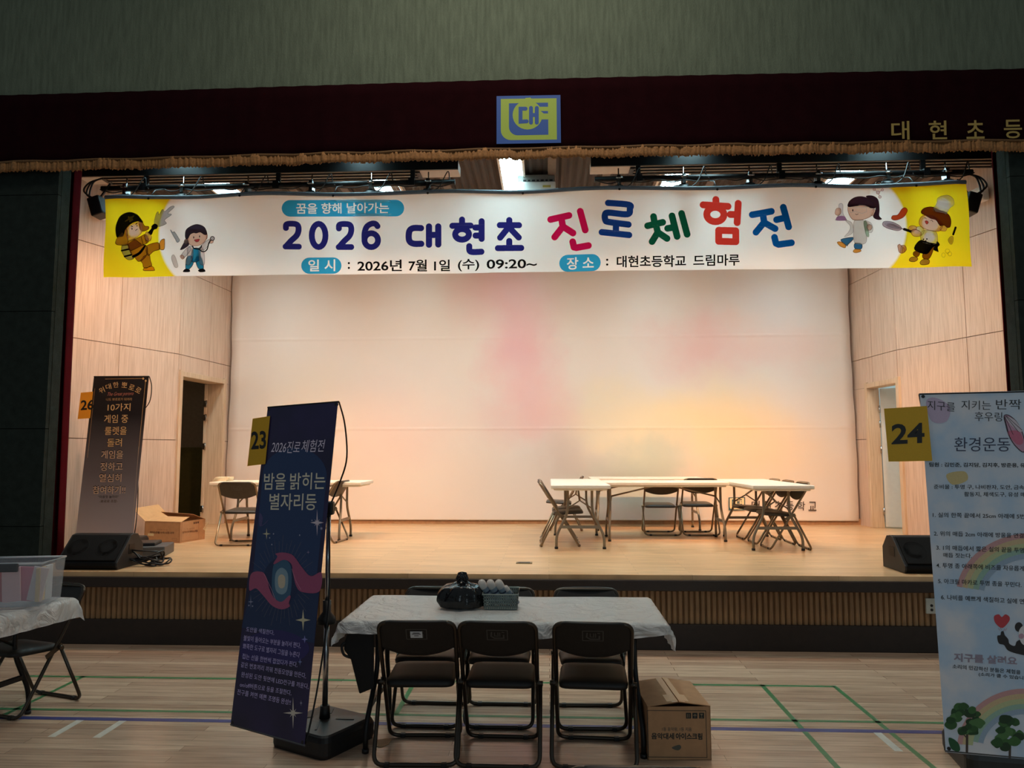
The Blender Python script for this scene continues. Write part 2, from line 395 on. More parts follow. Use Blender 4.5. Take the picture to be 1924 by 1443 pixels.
# inner stage walls: panelled segments
def wall_seg(name, p0, p1, sj, zj, inward, hole=None, thick=0.12):
    """panelled wall from p0 to p1 (xy), joints at fractions sj and heights zj, hole=(s0,s1,z1)"""
    p0 = Vector((*p0, 0)); p1 = Vector((*p1, 0)); d = p1 - p0; n = Vector((*inward, 0)); n = (n - d * n.dot(d) / d.length_squared).normalized()
    mb = MB(); S = sorted(set([0, 1] + list(sj) + (list(hole[:2]) if hole else []))); Z = sorted(set(list(zj) + ([hole[2]] if hole else [])))
    g = 0.004; L = d.length
    for i in range(len(S) - 1):
        for j in range(len(Z) - 1):
            if hole and S[i] >= hole[0] - 1e-6 and S[i + 1] <= hole[1] + 1e-6 and Z[j + 1] <= hole[2] + 1e-6: continue
            ga = 0 if (hole and abs(S[i] - hole[1]) < 1e-6) else g; gb = 0 if (hole and abs(S[i + 1] - hole[0]) < 1e-6) else g
            a = p0 + d * S[i] + d.normalized() * ga; b = p0 + d * S[i + 1] - d.normalized() * gb
            z0 = Z[j] + (g if j else 0); z1 = Z[j + 1] - (0 if hole and abs(Z[j + 1] - hole[2]) < 1e-6 else g)
            q = [Vector((a.x, a.y, z0)), Vector((b.x, b.y, z0)), Vector((b.x, b.y, z1)), Vector((a.x, a.y, z1))]
            mb.prism(q, n * 0.0, n * -0.02, 0)
            a = p0 + d * S[i]; b = p0 + d * S[i + 1]
            q = [Vector((a.x, a.y, Z[j])), Vector((b.x, b.y, Z[j])), Vector((b.x, b.y, Z[j + 1])), Vector((a.x, a.y, Z[j + 1]))]
            mb.prism(q, n * -0.02, n * -thick, 1)
    return struct(mb.build(name, [M_PANEL, M_GROOVE]), name.replace('_', ' ') + ' of pale wood panels')
ZC = 4.85                                   # stage ceiling
BL, BR = (-4.80, 9.42), (4.42, 9.60)        # bends
EL, ER = (-4.72, 10.9), (4.36, 10.9)
FL, FR = (-4.80 - 0.33 * 2.8, 6.62), (4.42 + 0.29 * 2.98, 6.62)
def zwall(px, py, p0, p1):
    d = Vector((p1[0] - p0[0], p1[1] - p0[1], 0)); n = Vector((d.y, -d.x, 0)); P = on_plane(px, py, Vector((*p0, 0)), n); 
    return (P - Vector((*p0, 0))).dot(d) / d.length_squared, P.z
sL1, zA = zwall(225, 648, FL, BL); _, zB = zwall(230, 825, FL, BL)
sR1, zA2 = zwall(1816, 632.7, FR, BR)
ZJ = [ZS, zB, zA, zA + (zA - zB), ZC]
if ZJ[3] > ZC - 0.1: ZJ = [ZS, zB, zA, ZC]
doorL = (zwall(340, 705, EL, BL)[0], zwall(420, 722, EL, BL)[0]); doorR = (zwall(1630, 730, ER, BR)[0], zwall(1687, 719, ER, BR)[0])
zdL = zwall(380, 713, EL, BL)[1]; zdR = zwall(1655, 724, ER, BR)[1]
print('WALL', sL1, zA, zB, sR1, zA2, doorL, doorR, zdL, zdR)
wall_seg('wall_stage_left_front', FL, BL, [sL1, sL1 - 0.42], ZJ, (1, -0.3))
wall_seg('wall_stage_right_front', FR, BR, [sR1, sR1 - 0.42], ZJ, (-1, -0.3))
hL = (min(doorL), max(doorL), zdL); hR = (min(doorR), max(doorR), zdR)
wall_seg('wall_stage_left_rear', EL, BL, [zwall(393, 690, EL, BL)[0]], ZJ, (1, 0), hL)
wall_seg('wall_stage_right_rear', ER, BR, [zwall(1638, 670, ER, BR)[0]], ZJ, (-1, 0), hR)
mb = MB(); mb.box((-0.2, YBACK + 0.16, 2.7), (9.4, 0.1, 4.4)); struct(mb.build('wall_back', mat('back_wall', 'c8b8a4', 0.8, noise=0.05)), 'stage back wall')
mb = MB(); mb.box((-0.18, YBACK + 0.035, ZS + 0.04), (9.1, 0.03, 0.085)); struct(mb.build('baseboard_back', mat('baseboard_brown', 'a5805f', 0.5, noise=0.15)), 'brown baseboard under the backdrop')
# stage ceiling: ribbed, with battens
mb = MB(); x = -5.8
while x < 5.5:
    mb.prism([(x, 0, ZC), (x + 0.03, 0, ZC - 0.022), (x + 0.06, 0, ZC - 0.022), (x + 0.09, 0, ZC)], (0, 6.58, 0), (0, 11.1, 0)); x += 0.09
mb.box((-0.2, 8.85, ZC + 0.03), (12, 4.6, 0.06))
ceil = struct(mb.build('ceiling', mat('ribbed_ceiling', '3c322b', 0.7, noise=0.1, nscale=4)), 'ribbed dark stage ceiling')
for x in [-4.9 + 0.62 * i for i in range(17)]:
    if any(abs(x - q) < 0.2 for q in (-0.42,)): continue
    b = MB(); b.box((x, 8.85, ZC - 0.045), (0.09, 4.5, 0.05)); b.build('ceiling_batten', mat('ceiling_batten', '6e6056', 0.6, noise=0.1), ceil)
# rooms beyond the two side doors
def side_room(nm, x0, x1, y0, y1, wallm, lowm):
    for part, c, d in (('back', ((x0 + x1) / 2, y1 + .05, 2), (abs(x1 - x0), .1, 3.2)), ('front', ((x0 + x1) / 2, y0 - .05, 2), (abs(x1 - x0), .1, 3.2)), ('far', (x1, (y0 + y1) / 2, 2), (.1, y1 - y0, 3.2))):
        m = MB(); m.box(c, d); m.box((c[0] , c[1], 1.15), (d[0] + (0.02 if part == 'far' else 0), d[1] + (0.02 if part != 'far' else 0), 1.15), mi=1)
        struct(m.build('wall_%s_room_%s' % (nm, part), [wallm, lowm]), 'wall of the room beyond the %s stage door' % nm)
    m = MB(); m.box(((x0 + x1) / 2, (y0 + y1) / 2, ZS - 0.03), (abs(x1 - x0), y1 - y0, 0.04)); struct(m.build('floor_%s_room' % nm, M_STAGE), 'floor of the room beyond the %s stage door' % nm)
    m = MB(); m.box(((x0 + x1) / 2, (y0 + y1) / 2, 3.5), (abs(x1 - x0), y1 - y0, 0.04)); struct(m.build('ceiling_%s_room' % nm, wallm), 'ceiling of the room beyond the %s stage door' % nm)
side_room('left', -5.06, -7.4, 9.0, 12.0, mat('olive_wall_upper', '8c7d68', 0.8, noise=0.1), mat('olive_wall_lower', '5a5426', 0.7, noise=0.1))
side_room('right', 4.56, 6.8, 9.65, 11.2, mat('grey_wall', 'b7bdbb', 0.8, noise=0.05), mat('grey_wall_low', 'a7adab', 0.8, noise=0.05))
area_light('right_room_lamp', (5.6, 10.2, 3.3), (5.0, 10.2, 0), 0.6, 0.6, 24, (0.75, 0.95, 1.0))
area_light('left_room_lamp', (-6.4, 10.2, 3.3), (-6.4, 10.2, 0), 0.4, 0.4, 2.2, (1.0, 0.85, 0.6))
def door(nm, p0, p1, hole, inward, swing, leafmat, label, dp=0.17):
    p0 = Vector((*p0, 0)); d = Vector((*p1, 0)) - p0; dn = d.normalized(); n = Vector((*inward, 0)); n = (n - dn * n.dot(dn)).normalized()
    a = p0 + d * hole[0]; b = p0 + d * hole[1]; z1 = hole[2]              # a is nearer the back wall
    root = thing(nm, label, 'door', (a.x, a.y, ZS)); root['kind'] = 'structure'
    m = MB(); fw = 0.07
    for q, s in ((a, -1), (b, 1)):
        c = q + dn * s * (fw / 2 - 0.02); c = c - n * (dp / 2 - 0.025); m.bar((*c.xy, ZS), (*c.xy, z1 + fw), fw, dp, up=tuple(n))
    m.bar((*(a - n * (dp / 2 - .025)).xy, z1 + fw / 2 - 0.01), (*(b - n * (dp / 2 - .025)).xy, z1 + fw / 2 - 0.01), dp, fw)
    m.build('door_frame', M_JAMB, root, bevel=0.006)
    hinge = a + dn * 0.03 - n * (dp - 0.02); w = (b - a).length - 0.06; ld = (dn * math.cos(swing) - n * math.sin(swing))
    m = MB(); e = hinge + ld * w; m.bar((*hinge.xy, (ZS + z1) / 2), (*e.xy, (ZS + z1) / 2), 0.04, z1 - ZS - 0.03); leaf = m.build('door_leaf', leafmat, root, bevel=0.003)
    for z in (ZS + 0.22, (ZS + z1) / 2 + 0.1, z1 - 0.3, z1 - 0.5):
        m = MB(); c = hinge + n * 0.02 + dn * 0.012; m.cyl((*c.xy, z - 0.05), (*c.xy, z + 0.05), 0.012); m.bar((*(c - dn * 0.01).xy, z), (*(c - n * 0.05 - dn * .01).xy, z), 0.006, 0.09); m.build('hinge', M_CHROME, leaf)
    m = MB(); c = hinge + ld * (w - 0.07); side = Vector((ld.y, -ld.x, 0)); 
    for s in (-1, 1):
        m.cyl(tuple(c + side * s * 0.02 + Vector((0, 0, ZS + 1.0))), tuple(c + side * s * 0.065 + Vector((0, 0, ZS + 1.0))), 0.012); m.bar(c + side * s * 0.06 + Vector((0, 0, ZS + 1.0)), c + side * s * 0.06 - ld * 0.11 + Vector((0, 0, ZS + 1.0)), 0.016, 0.016)
    m.build('door_handle', M_CHROME, leaf)
    return root
door('door_1', EL, BL, hL, (1, 0), math.radians(168), M_JAMB, 'open wooden door in the left stage wall, dark room beyond', 0.27)
door('door_2', ER, BR, hR, (-1, 0), math.radians(62), mat('pale_grey_door', 'cfd4d0', 0.5, noise=0.03), 'open pale grey door in the right stage wall')

# ================================================================== BACKDROP
def backdrop_mat():
    m = bpy.data.materials.new('watercolour_backdrop'); m.use_nodes = True; nt = m.node_tree; N = nt.nodes; L = nt.links; b = N['Principled BSDF']
    b.inputs['Roughness'].default_value = 0.85; b.inputs['Specular IOR Level'].default_value = 0.15
    tc = N.new('ShaderNodeTexCoord'); no = N.new('ShaderNodeTexNoise'); no.inputs['Scale'].default_value = 0.75; no.inputs['Detail'].default_value = 7; no.inputs['Roughness'].default_value = 0.55
    L.new(tc.outputs['Object'], no.inputs['Vector'])
    sub = N.new('ShaderNodeVectorMath'); sub.operation = 'SUBTRACT'; sub.inputs[1].default_value = (0.5, 0.5, 0.5); L.new(no.outputs['Color'], sub.inputs[0])
    sc = N.new('ShaderNodeVectorMath'); sc.operation = 'SCALE'; sc.inputs['Scale'].default_value = 1.5; L.new(sub.outputs[0], sc.inputs[0])
    ad = N.new('ShaderNodeVectorMath'); ad.operation = 'ADD'; L.new(tc.outputs['Object'], ad.inputs[0]); L.new(sc.outputs[0], ad.inputs[1])
    cur = None
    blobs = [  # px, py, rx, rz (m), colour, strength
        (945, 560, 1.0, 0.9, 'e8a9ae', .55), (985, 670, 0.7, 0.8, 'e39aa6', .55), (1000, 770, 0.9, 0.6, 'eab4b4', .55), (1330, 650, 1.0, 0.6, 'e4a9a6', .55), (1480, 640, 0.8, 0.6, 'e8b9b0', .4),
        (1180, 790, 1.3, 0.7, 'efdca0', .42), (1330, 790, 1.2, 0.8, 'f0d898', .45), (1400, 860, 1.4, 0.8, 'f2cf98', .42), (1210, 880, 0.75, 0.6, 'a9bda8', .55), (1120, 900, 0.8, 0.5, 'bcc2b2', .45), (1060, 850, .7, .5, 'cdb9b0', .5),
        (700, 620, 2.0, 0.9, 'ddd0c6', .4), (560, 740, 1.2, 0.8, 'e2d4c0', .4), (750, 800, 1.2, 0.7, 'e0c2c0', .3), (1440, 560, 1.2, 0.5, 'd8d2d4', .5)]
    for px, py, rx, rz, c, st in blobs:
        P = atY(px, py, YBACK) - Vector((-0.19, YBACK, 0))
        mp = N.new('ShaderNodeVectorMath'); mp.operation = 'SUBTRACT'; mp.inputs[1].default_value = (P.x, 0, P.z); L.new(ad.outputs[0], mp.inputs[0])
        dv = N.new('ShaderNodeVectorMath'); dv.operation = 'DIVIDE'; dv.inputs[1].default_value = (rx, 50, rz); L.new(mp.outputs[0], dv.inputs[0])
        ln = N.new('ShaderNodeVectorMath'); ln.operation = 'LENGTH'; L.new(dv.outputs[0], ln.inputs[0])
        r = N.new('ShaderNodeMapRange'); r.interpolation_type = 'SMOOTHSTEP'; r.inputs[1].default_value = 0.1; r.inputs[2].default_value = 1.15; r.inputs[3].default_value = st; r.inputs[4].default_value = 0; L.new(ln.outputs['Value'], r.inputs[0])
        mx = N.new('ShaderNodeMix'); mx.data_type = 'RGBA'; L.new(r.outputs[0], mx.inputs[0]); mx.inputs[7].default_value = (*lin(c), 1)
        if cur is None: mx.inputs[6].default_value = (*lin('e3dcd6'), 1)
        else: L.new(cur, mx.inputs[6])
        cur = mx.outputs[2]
    L.new(cur, b.inputs['Base Color'])
    bn = N.new('ShaderNodeTexNoise'); bn.inputs['Scale'].default_value = 2.2; L.new(tc.outputs['Object'], bn.inputs['Vector'])
    bp = N.new('ShaderNodeBump'); bp.inputs['Strength'].default_value = 0.2; bp.inputs['Distance'].default_value = 0.03; L.new(bn.outputs[0], bp.inputs['Height']); L.new(bp.outputs[0], b.inputs['Normal'])
    return m
SX0, SX1 = -4.70, 4.33
bd = thing('stage_backdrop', 'tall pale watercolour printed cloth backdrop covering the stage back wall', 'backdrop', (-0.19, YBACK, 0))
def bdf(u, v):
    z = ZS + 0.055 + v * (ZC - 0.07 - ZS - 0.055); x = SX0 + u * (SX1 - SX0) - 0.012 * math.sin(v * 9) * (1 if u == 0 else 0) + 0.012 * math.sin(v * 7) * (1 if u == 1 else 0)
    e = min(u, 1 - u); wr = 0.008 * math.exp(-e * 40) * math.sin(v * 40)
    seam = sum(0.006 * math.exp(-((z - s) / 0.012) ** 2) for s in (SEAM1, SEAM2))
    return Vector((x, YBACK - seam - 0.004 * math.sin(u * 23) * v - wr, z))
SEAM1 = atY(1000, 634, YBACK).z; SEAM2 = atY(1000, 805, YBACK).z
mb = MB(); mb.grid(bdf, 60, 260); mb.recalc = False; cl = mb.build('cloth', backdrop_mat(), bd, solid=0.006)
def emblem(p, T, colA, colB, layer=0, bg=True):
    """school crest: T maps a 330 x 250 box to pixels; colB the ground, colA the shape"""
    if bg: p.poly([(0, 6), (330, 0), (333, 250), (0, 256)], colB, layer, T)
    def rb(x0, y0, x1, y1, r):
        return [(x0, y0), (x1, y0 - 4), (x1 + 2, y1 - 3)] + [(x0 + r - r * math.sin(t * PI / 12), y1 - r + r * math.cos(t * PI / 12)) for t in range(7)]
    p.poly(rb(22, 21, 310, 236, 52), colA, layer + 1, T); p.poly(rb(64, 44, 266, 211, 44), colB, layer + 2, T)
    p.ell(160, 105, 77, 76, colA, layer + 3, T=T)
    p.poly([(138, 34), (150, 16), (176, 14), (190, 34)], colA, layer + 3.2, T)
    p.poly([(224, 62), (269, 62), (269, 128), (228, 128)], colA, layer + 3.2, T)
    p.poly([(228, 84), (266, 84), (266, 97), (244, 97)], colB, layer + 4, T)
    w = 20
    def st(pts): p.stroke([T(*q) for q in pts], abs(T(w, 0)[0] - T(0, 0)[0]), colB, layer + 5)
    st([(150, 72), (124, 72), (124, 140), (156, 138)]); st([(178, 68), (178, 145)]); st([(208, 68), (208, 145)]); st([(178, 105), (208, 105)])
sf = Surf((0, YBACK - 0.016, 0), (0, -1, 0))
p = Print(sf); emblem(p, lambda x, y: (1369 + x * 31 / 330, 934 + y * 25 / 256), 'f0d6a8', '2f5a66'); p.build('school_crest', cl)
p = Print(sf)
for i, ch in enumerate('대현초등학교'):
    x = 1412 + i * 21.4; p = Print(sf); p.text(ch, (x, 957.5 + 0.4 * i), (x + 15, 957.7 + 0.4 * i), 17, '3a2a1c', 0, 0.006); p.build('letter', cl)

# ================================================================== VALANCE AND CURTAINS
va = thing('stage_valance', 'long dark maroon velvet valance with gold fringe above the stage opening', 'valance', (0, YV, 5.1))
ZV0, ZV1 = atY(962, 303, YV).z, atY(962, 152, YV).z
FR_H = 0.10
def vaf(u, v):
    x = -7.5 + 15 * u; return Vector((x, YV - 0.012 * math.sin(x * 9) * (1 - v) - 0.004 * math.sin(x * 31), ZV0 + FR_H * 0.8 + v * (ZV1 - ZV0 - FR_H * 0.8) + 0.012 * math.cos(x * 0.55)))
mb = MB(); mb.grid(vaf, 400, 6); mb.recalc = False; vac_ = mb.build('valance_cloth', M_VELVET, va, solid=0.02)
rr = random.Random(3); jag = [rr.uniform(-0.014, 0.008) for _ in range(1601)]
def frf(u, v):
    i = int(u * 1600 + 0.5); x = -7.5 + 15 * u; b = vaf(u, 0)
    return Vector((x, b.y - 0.014 - 0.007 * jag[(i * 7) % 1600] / 0.008 - 0.006 * math.sin(v * PI), b.z + 0.02 - v * (FR_H + (jag[i] if v > 0.9 else 0))))
mb = MB(); mb.grid(frf, 1600, 3); mb.recalc = False; mb.build('gold_fringe', M_GOLD, va, solid=0.008)
mb = MB(); mb.tube([vaf(i / 100, 0) + Vector((0, -0.02, 0.012)) for i in range(101)], 0.012, 6); mb.build('fringe_braid', mat('gold_braid', '6a4a26', 0.7, noise=0.2, nscale=80), va)
vs = Surf((0, YV - 0.025, 0), (0, -1, 0))
p = Print(vs); emblem(p, lambda x, y: (933 + x * 121 / 333, 178.5 + y * 92 / 256), '98b03c', '0a4a9c'); p.build('school_crest', vac_, 'square blue crest patch with a green emblem')
p = Print(vs)
for i, ch in enumerate('대현초등학교'):
    x = 1675 + i * 70.5; p = Print(vs); p.text(ch, (x, 263 - 0.9 * i), (x + 34, 262.3 - 0.9 * i), 35, 'a98f4a', 0, 0.012); p.build('gold_letter', vac_)
def curtain(nm, x0, x1, label, folds):
    r = thing(nm, label, 'curtain', ((x0 + x1) / 2, YB + 0.45, ZS))
    def f(u, v):
        x = x0 + (x1 - x0) * u; a = 0.055 * (0.75 + 0.25 * v)
        return Vector((x + 0.012 * math.sin(v * 3 + u * 9), YB + 0.42 + a * math.sin(u * folds * 2 * PI) + 0.02 * math.sin(u * folds * 4.7 * PI + 1), ZS + 0.012 + v * (4.6 - ZS)))
    m = MB(); m.grid(f, 150, 10); m.recalc = False; m.build('curtain_cloth', M_CURTAIN, r, solid=0.006)
    m = MB(); m.tube([(x0 - 0.1, YB + 0.42, 4.63), (x1 + 0.1, YB + 0.42, 4.63)], 0.02, 8); m.build('curtain_rail', M_BLACK, r)
    return r
xi = atY(135, 680, YB + 0.42).x; curtain('stage_curtain', -5.25, xi, 'dark red velvet stage curtain gathered at the left side of the opening', 9)
xi = atY(1880, 500, YB + 0.42).x; curtain('stage_curtain', xi, 4.95, 'dark red velvet stage curtain gathered at the right side of the opening', 9)

# ================================================================== EVENT BANNER
YE = 6.98
def bulge(P):
    zc = 3.75; e = max(0.0, abs(P.x + 0.2) - 3.4); return 0.012 * math.sin(P.x * 1.7) + 0.02 * e * math.sin(P.x * 11 + P.z * 7) + 0.006 * math.sin(P.x * 6 + P.z * 3)
bs = Surf((0, YE, 0), (0, -1, 0), bulge)
cTL, cTR, cBL, cBR = atY(195, 373, YE), atY(1815, 346, YE), atY(195, 521, YE), atY(1826, 501, YE)
bn = thing('event_banner', 'wide white hanging banner with yellow ends, cartoon children and coloured Korean title', 'banner', (-0.2, YE, cBL.z))
def bnf(u, v):
    t = cTL.lerp(cTR, u); b = cBL.lerp(cBR, u); P = b.lerp(t, v); sag = 0.03 * math.exp(-(1 - v) * 6) * (math.cos(u * 2 * PI * 5) - 1) * 0.35
    P.z += sag; P.y -= bulge(P); return P
def banner_mat():
    m = bpy.data.materials.new('banner_cloth'); m.use_nodes = True; nt = m.node_tree; N = nt.nodes; L = nt.links; N.remove(N['Principled BSDF'])
    tc = N.new('ShaderNodeTexCoord'); cur = None
    def circ(px, py, rad):
        P = atY(px, py, YE) - Vector((-0.2, YE, cBL.z)); s = N.new('ShaderNodeVectorMath'); s.operation = 'SUBTRACT'; s.inputs[1].default_value = (P.x, 0, P.z); L.new(tc.outputs['Object'], s.inputs[0])
        dv = N.new('ShaderNodeVectorMath'); dv.operation = 'MULTIPLY'; dv.inputs[1].default_value = (1, 0, 1); L.new(s.outputs[0], dv.inputs[0])
        ln = N.new('ShaderNodeVectorMath'); ln.operation = 'LENGTH'; L.new(dv.outputs[0], ln.inputs[0])
        r = N.new('ShaderNodeMapRange'); r.inputs[1].default_value = rad - 0.012; r.inputs[2].default_value = rad + 0.012; L.new(ln.outputs['Value'], r.inputs[0]); return r.outputs[0]
    sep = N.new('ShaderNodeSeparateXYZ'); L.new(tc.outputs['Object'], sep.inputs[0])
    def side(x, sgn):
        c = N.new('ShaderNodeMath'); c.operation = 'GREATER_THAN' if sgn > 0 else 'LESS_THAN'; L.new(sep.outputs[0], c.inputs[0]); c.inputs[1].default_value = x; return c.outputs[0]
    k = YE / F
    xl = atY(414, 445, YE).x + 0.2; xr = atY(1588, 425, YE).x + 0.2
    a = N.new('ShaderNodeMath'); a.operation = 'MULTIPLY'; L.new(circ(414, 436, 123 * k), a.inputs[0]); L.new(side(xl, -1), a.inputs[1])
    b = N.new('ShaderNodeMath'); b.operation = 'MULTIPLY'; L.new(circ(1588, 425, 113 * k), b.inputs[0]); L.new(side(xr, 1), b.inputs[1])
    mxm = N.new('ShaderNodeMath'); mxm.operation = 'MAXIMUM'; L.new(a.outputs[0], mxm.inputs[0]); L.new(b.outputs[0], mxm.inputs[1])
    cur = mxm.outputs[0]                       # the drawn figures' faces, hat and jacket are left white in the yellow ground
    for px, py, rad in ((252.4, 433.6, 11.5), (1772.3, 385, 11.5), (1747.5, 420, 15), (1745, 446, 9.5), (1722, 434, 6)):
        mm = N.new('ShaderNodeMath'); mm.operation = 'MULTIPLY'; L.new(cur, mm.inputs[0]); L.new(circ(px, py, rad * k), mm.inputs[1]); cur = mm.outputs[0]
    mx = N.new('ShaderNodeMix'); mx.data_type = 'RGBA'; L.new(cur, mx.inputs[0]); mx.inputs[6].default_value = (*lin('fcfaf7'), 1); mx.inputs[7].default_value = (*lin('f6d91f'), 1)
    d = N.new('ShaderNodeBsdfDiffuse'); t = N.new('ShaderNodeBsdfTranslucent'); ms = N.new('ShaderNodeMixShader'); ms.inputs[0].default_value = 0.78
    L.new(mx.outputs[2], d.inputs[0]); L.new(mx.outputs[2], t.inputs[0]); L.new(d.outputs[0], ms.inputs[1]); L.new(t.outputs[0], ms.inputs[2]); L.new(ms.outputs[0], N['Material Output'].inputs[0])
    return m
mb = MB(); mb.grid(bnf, 420, 30); mb.recalc = False; bnc_ = mb.build('banner_cloth', banner_mat(), bn)
# hem pole and ties along the top
mb = MB(); mb.tube([bnf(i / 60, 1.0) + Vector((0, 0.012, 0.02)) for i in range(61)], 0.024, 8); mb.build('top_hem', mat('banner_hem', '77808a', 0.6, noise=0.1), bn)
for i in range(9):
    P = bnf((i + 0.5) / 9, 1.0); m = MB(); zp = atY(192, 352, 7.3).z if P.x < -0.2 else atY(1470, 331, 7.3).z; m.tube([P + Vector((0, 0.012, 0.03)), Vector((P.x, P.y + 0.1, (P.z + zp) / 2)), Vector((P.x, 7.3, zp - 0.028))] if i != 4 else [P + Vector((-0.05, 0.012, 0.02)), P + Vector((0.05, 0.012, 0.02))], 0.006, 6); m.tube([P + Vector((0, -0.018, 0.0)), P + Vector((0, -0.02, 0.0))], 0.012, 8); m.build('tie_cord', M_BLACK, bn)
bn = bnc_
T3 = lambda x, y: (500 + x / 3.848, 365 + y / 3.848)
T4 = lambda x, y: (1000 + x / 3.7, 360 + y / 3.7)
def arc(cx, cy, rx, ry, n=24): return [(cx + rx * math.cos(2 * PI * i / n), cy + ry * math.sin(2 * PI * i / n)) for i in range(n)]
INDIGO = '2e2f86'
GL = []   # (strokes, T, colour, width)
GL.append(([([(148, 248), (152, 222), (190, 216), (228, 224), (238, 258), (225, 300), (185, 340), (150, 380)], 1, 0), ([(146, 382), (240, 382)], 0, 0)], T3, INDIGO, 42))
GL.append(([(arc(381, 299, 49, 84), 0, 1)], T3, INDIGO, 42))
GL.append(([([(527, 248), (531, 222), (569, 216), (607, 224), (617, 258), (604, 300), (564, 340), (529, 380)], 1, 0), ([(525, 382), (616, 382)], 0, 0)], T3, INDIGO, 42))
GL.append(([([(806, 232), (792, 216), (765, 214), (730, 235), (713, 280), (712, 338)], 1, 0), (arc(761, 333, 49, 50), 0, 1)], T3, INDIGO, 42))
GL.append(([([(1118, 242), (1062, 243), (1034, 268), (1033, 330), (1062, 355), (1120, 356)], 1, 0), ([(1176, 230), (1176, 362)], 0, 0), ([(1243, 230), (1243, 360)], 0, 0), ([(1176, 292), (1243, 290)], 0, 0)], T3, INDIGO, 45))
GL.append(([([(1416, 182), (1416, 228)], 0, 0), ([(1346, 226), (1478, 226)], 0, 0), (arc(1416, 288, 50, 38), 0, 1), ([(1558, 195), (1558, 322)], 0, 0), ([(1512, 240), (1558, 240)], 0, 0), ([(1514, 298), (1558, 298)], 0, 0), ([(1468, 374), (1470, 405), (1492, 416), (1556, 415)], 1, 0)], T3, INDIGO, 44))
GL.append(([([(1758, 186), (1758, 228)], 0, 0), ([(1690, 223), (1828, 223)], 0, 0), ([(1758, 232), (1692, 314)], 0, 0), ([(1758, 240), (1826, 312)], 0, 0), ([(1758, 338), (1758, 388)], 0, 0), ([(1676, 390), (1844, 388)], 0, 0)], T3, INDIGO, 44))
PK, BLU, GRN, RED, BL2 = 'e81a5e', '1d4596', '146145', 'f0463a', '0c5fae'
GL.append(([([(128, 194), (255, 168)], 0, 0), ([(202, 185), (213, 244), (156, 316)], 0, 0), ([(213, 244), (283, 290)], 0, 0), ([(333, 140), (368, 270)], 0, 0), ([(281, 350), (290, 388), (306, 392), (390, 378)], 0, 0)], T4, PK, 46))
GL.append(([([(527, 82), (670, 94), (678, 122), (660, 160), (530, 150), (505, 165), (508, 202), (532, 215), (668, 232)], 1, 0), ([(582, 224), (580, 290)], 0, 0), ([(483, 286), (672, 305)], 0, 0)], T4, BLU, 44))
GL.append(([([(842, 176), (850, 222)], 0, 0), ([(801, 240), (906, 216)], 0, 0), ([(856, 222), (872, 285), (832, 350)], 0, 0), ([(872, 285), (936, 328)], 0, 0), ([(940, 258), (988, 250)], 0, 0), ([(970, 172), (1006, 314)], 0, 0), ([(1036, 156), (1075, 300)], 0, 0)], T4, GRN, 46))
GL.append(([([(1275, 58), (1277, 98)], 0, 0), ([(1186, 96), (1360, 104)], 0, 0), (arc(1271, 162, 60, 50), 0, 1), ([(1376, 160), (1425, 160)], 0, 0), ([(1432, 82), (1424, 216)], 0, 0), ([(1294, 272), (1414, 274), (1414, 350), (1294, 348)], 0, 1)], T4, RED, 48))
GL.append(([([(1530, 160), (1664, 136)], 0, 0), ([(1604, 152), (1614, 212), (1556, 282)], 0, 0), ([(1614, 214), (1690, 256)], 0, 0), ([(1700, 194), (1755, 182)], 0, 0), ([(1746, 108), (1784, 244)], 0, 0), ([(1686, 316), (1696, 358), (1714, 366), (1804, 354)], 0, 0)], T4, BL2, 46))
def opaque(h):                             # densely printed dye: covers the cloth, still lets light through
    n = 'dense_' + h
    if n in MATS: return MATS[n]
    m = bpy.data.materials.new(n); m.use_nodes = True; MATS[n] = m; nt = m.node_tree; N = nt.nodes; L = nt.links; N.remove(N['Principled BSDF'])
    d = N.new('ShaderNodeBsdfDiffuse'); t = N.new('ShaderNodeBsdfTranslucent'); ms = N.new('ShaderNodeMixShader'); ms.inputs[0].default_value = 0.65
    d.inputs[0].default_value = t.inputs[0].default_value = (*lin(h), 1); L.new(d.outputs[0], ms.inputs[1]); L.new(t.outputs[0], ms.inputs[2]); L.new(ms.outputs[0], N['Material Output'].inputs[0]); return m
for strokes, T, c, w in GL:
    k = w / (3.848 if T is T3 else 3.7); p = Print(bs, opaque)
    p.union([([T(*q) for q in pts], sm, cl_) for pts, sm, cl_ in strokes], k, c, 1)
    p.build('title_letter', bn)
SKY = '35a8d8'
def pill(p, x0, y0, x1, y1, T, c, lean=0):
    r = (y1 - y0) / 2; q = []
    for i in range(13): a = PI / 2 + PI * i / 12; q.append((x0 + r + r * math.cos(a), y0 + r - r * math.sin(a)))
    for i in range(13): a = -PI / 2 + PI * i / 12; q.append((x1 - r + r * math.cos(a), y0 + r - r * math.sin(a) + lean))
    p.poly(q, c, 0, T)
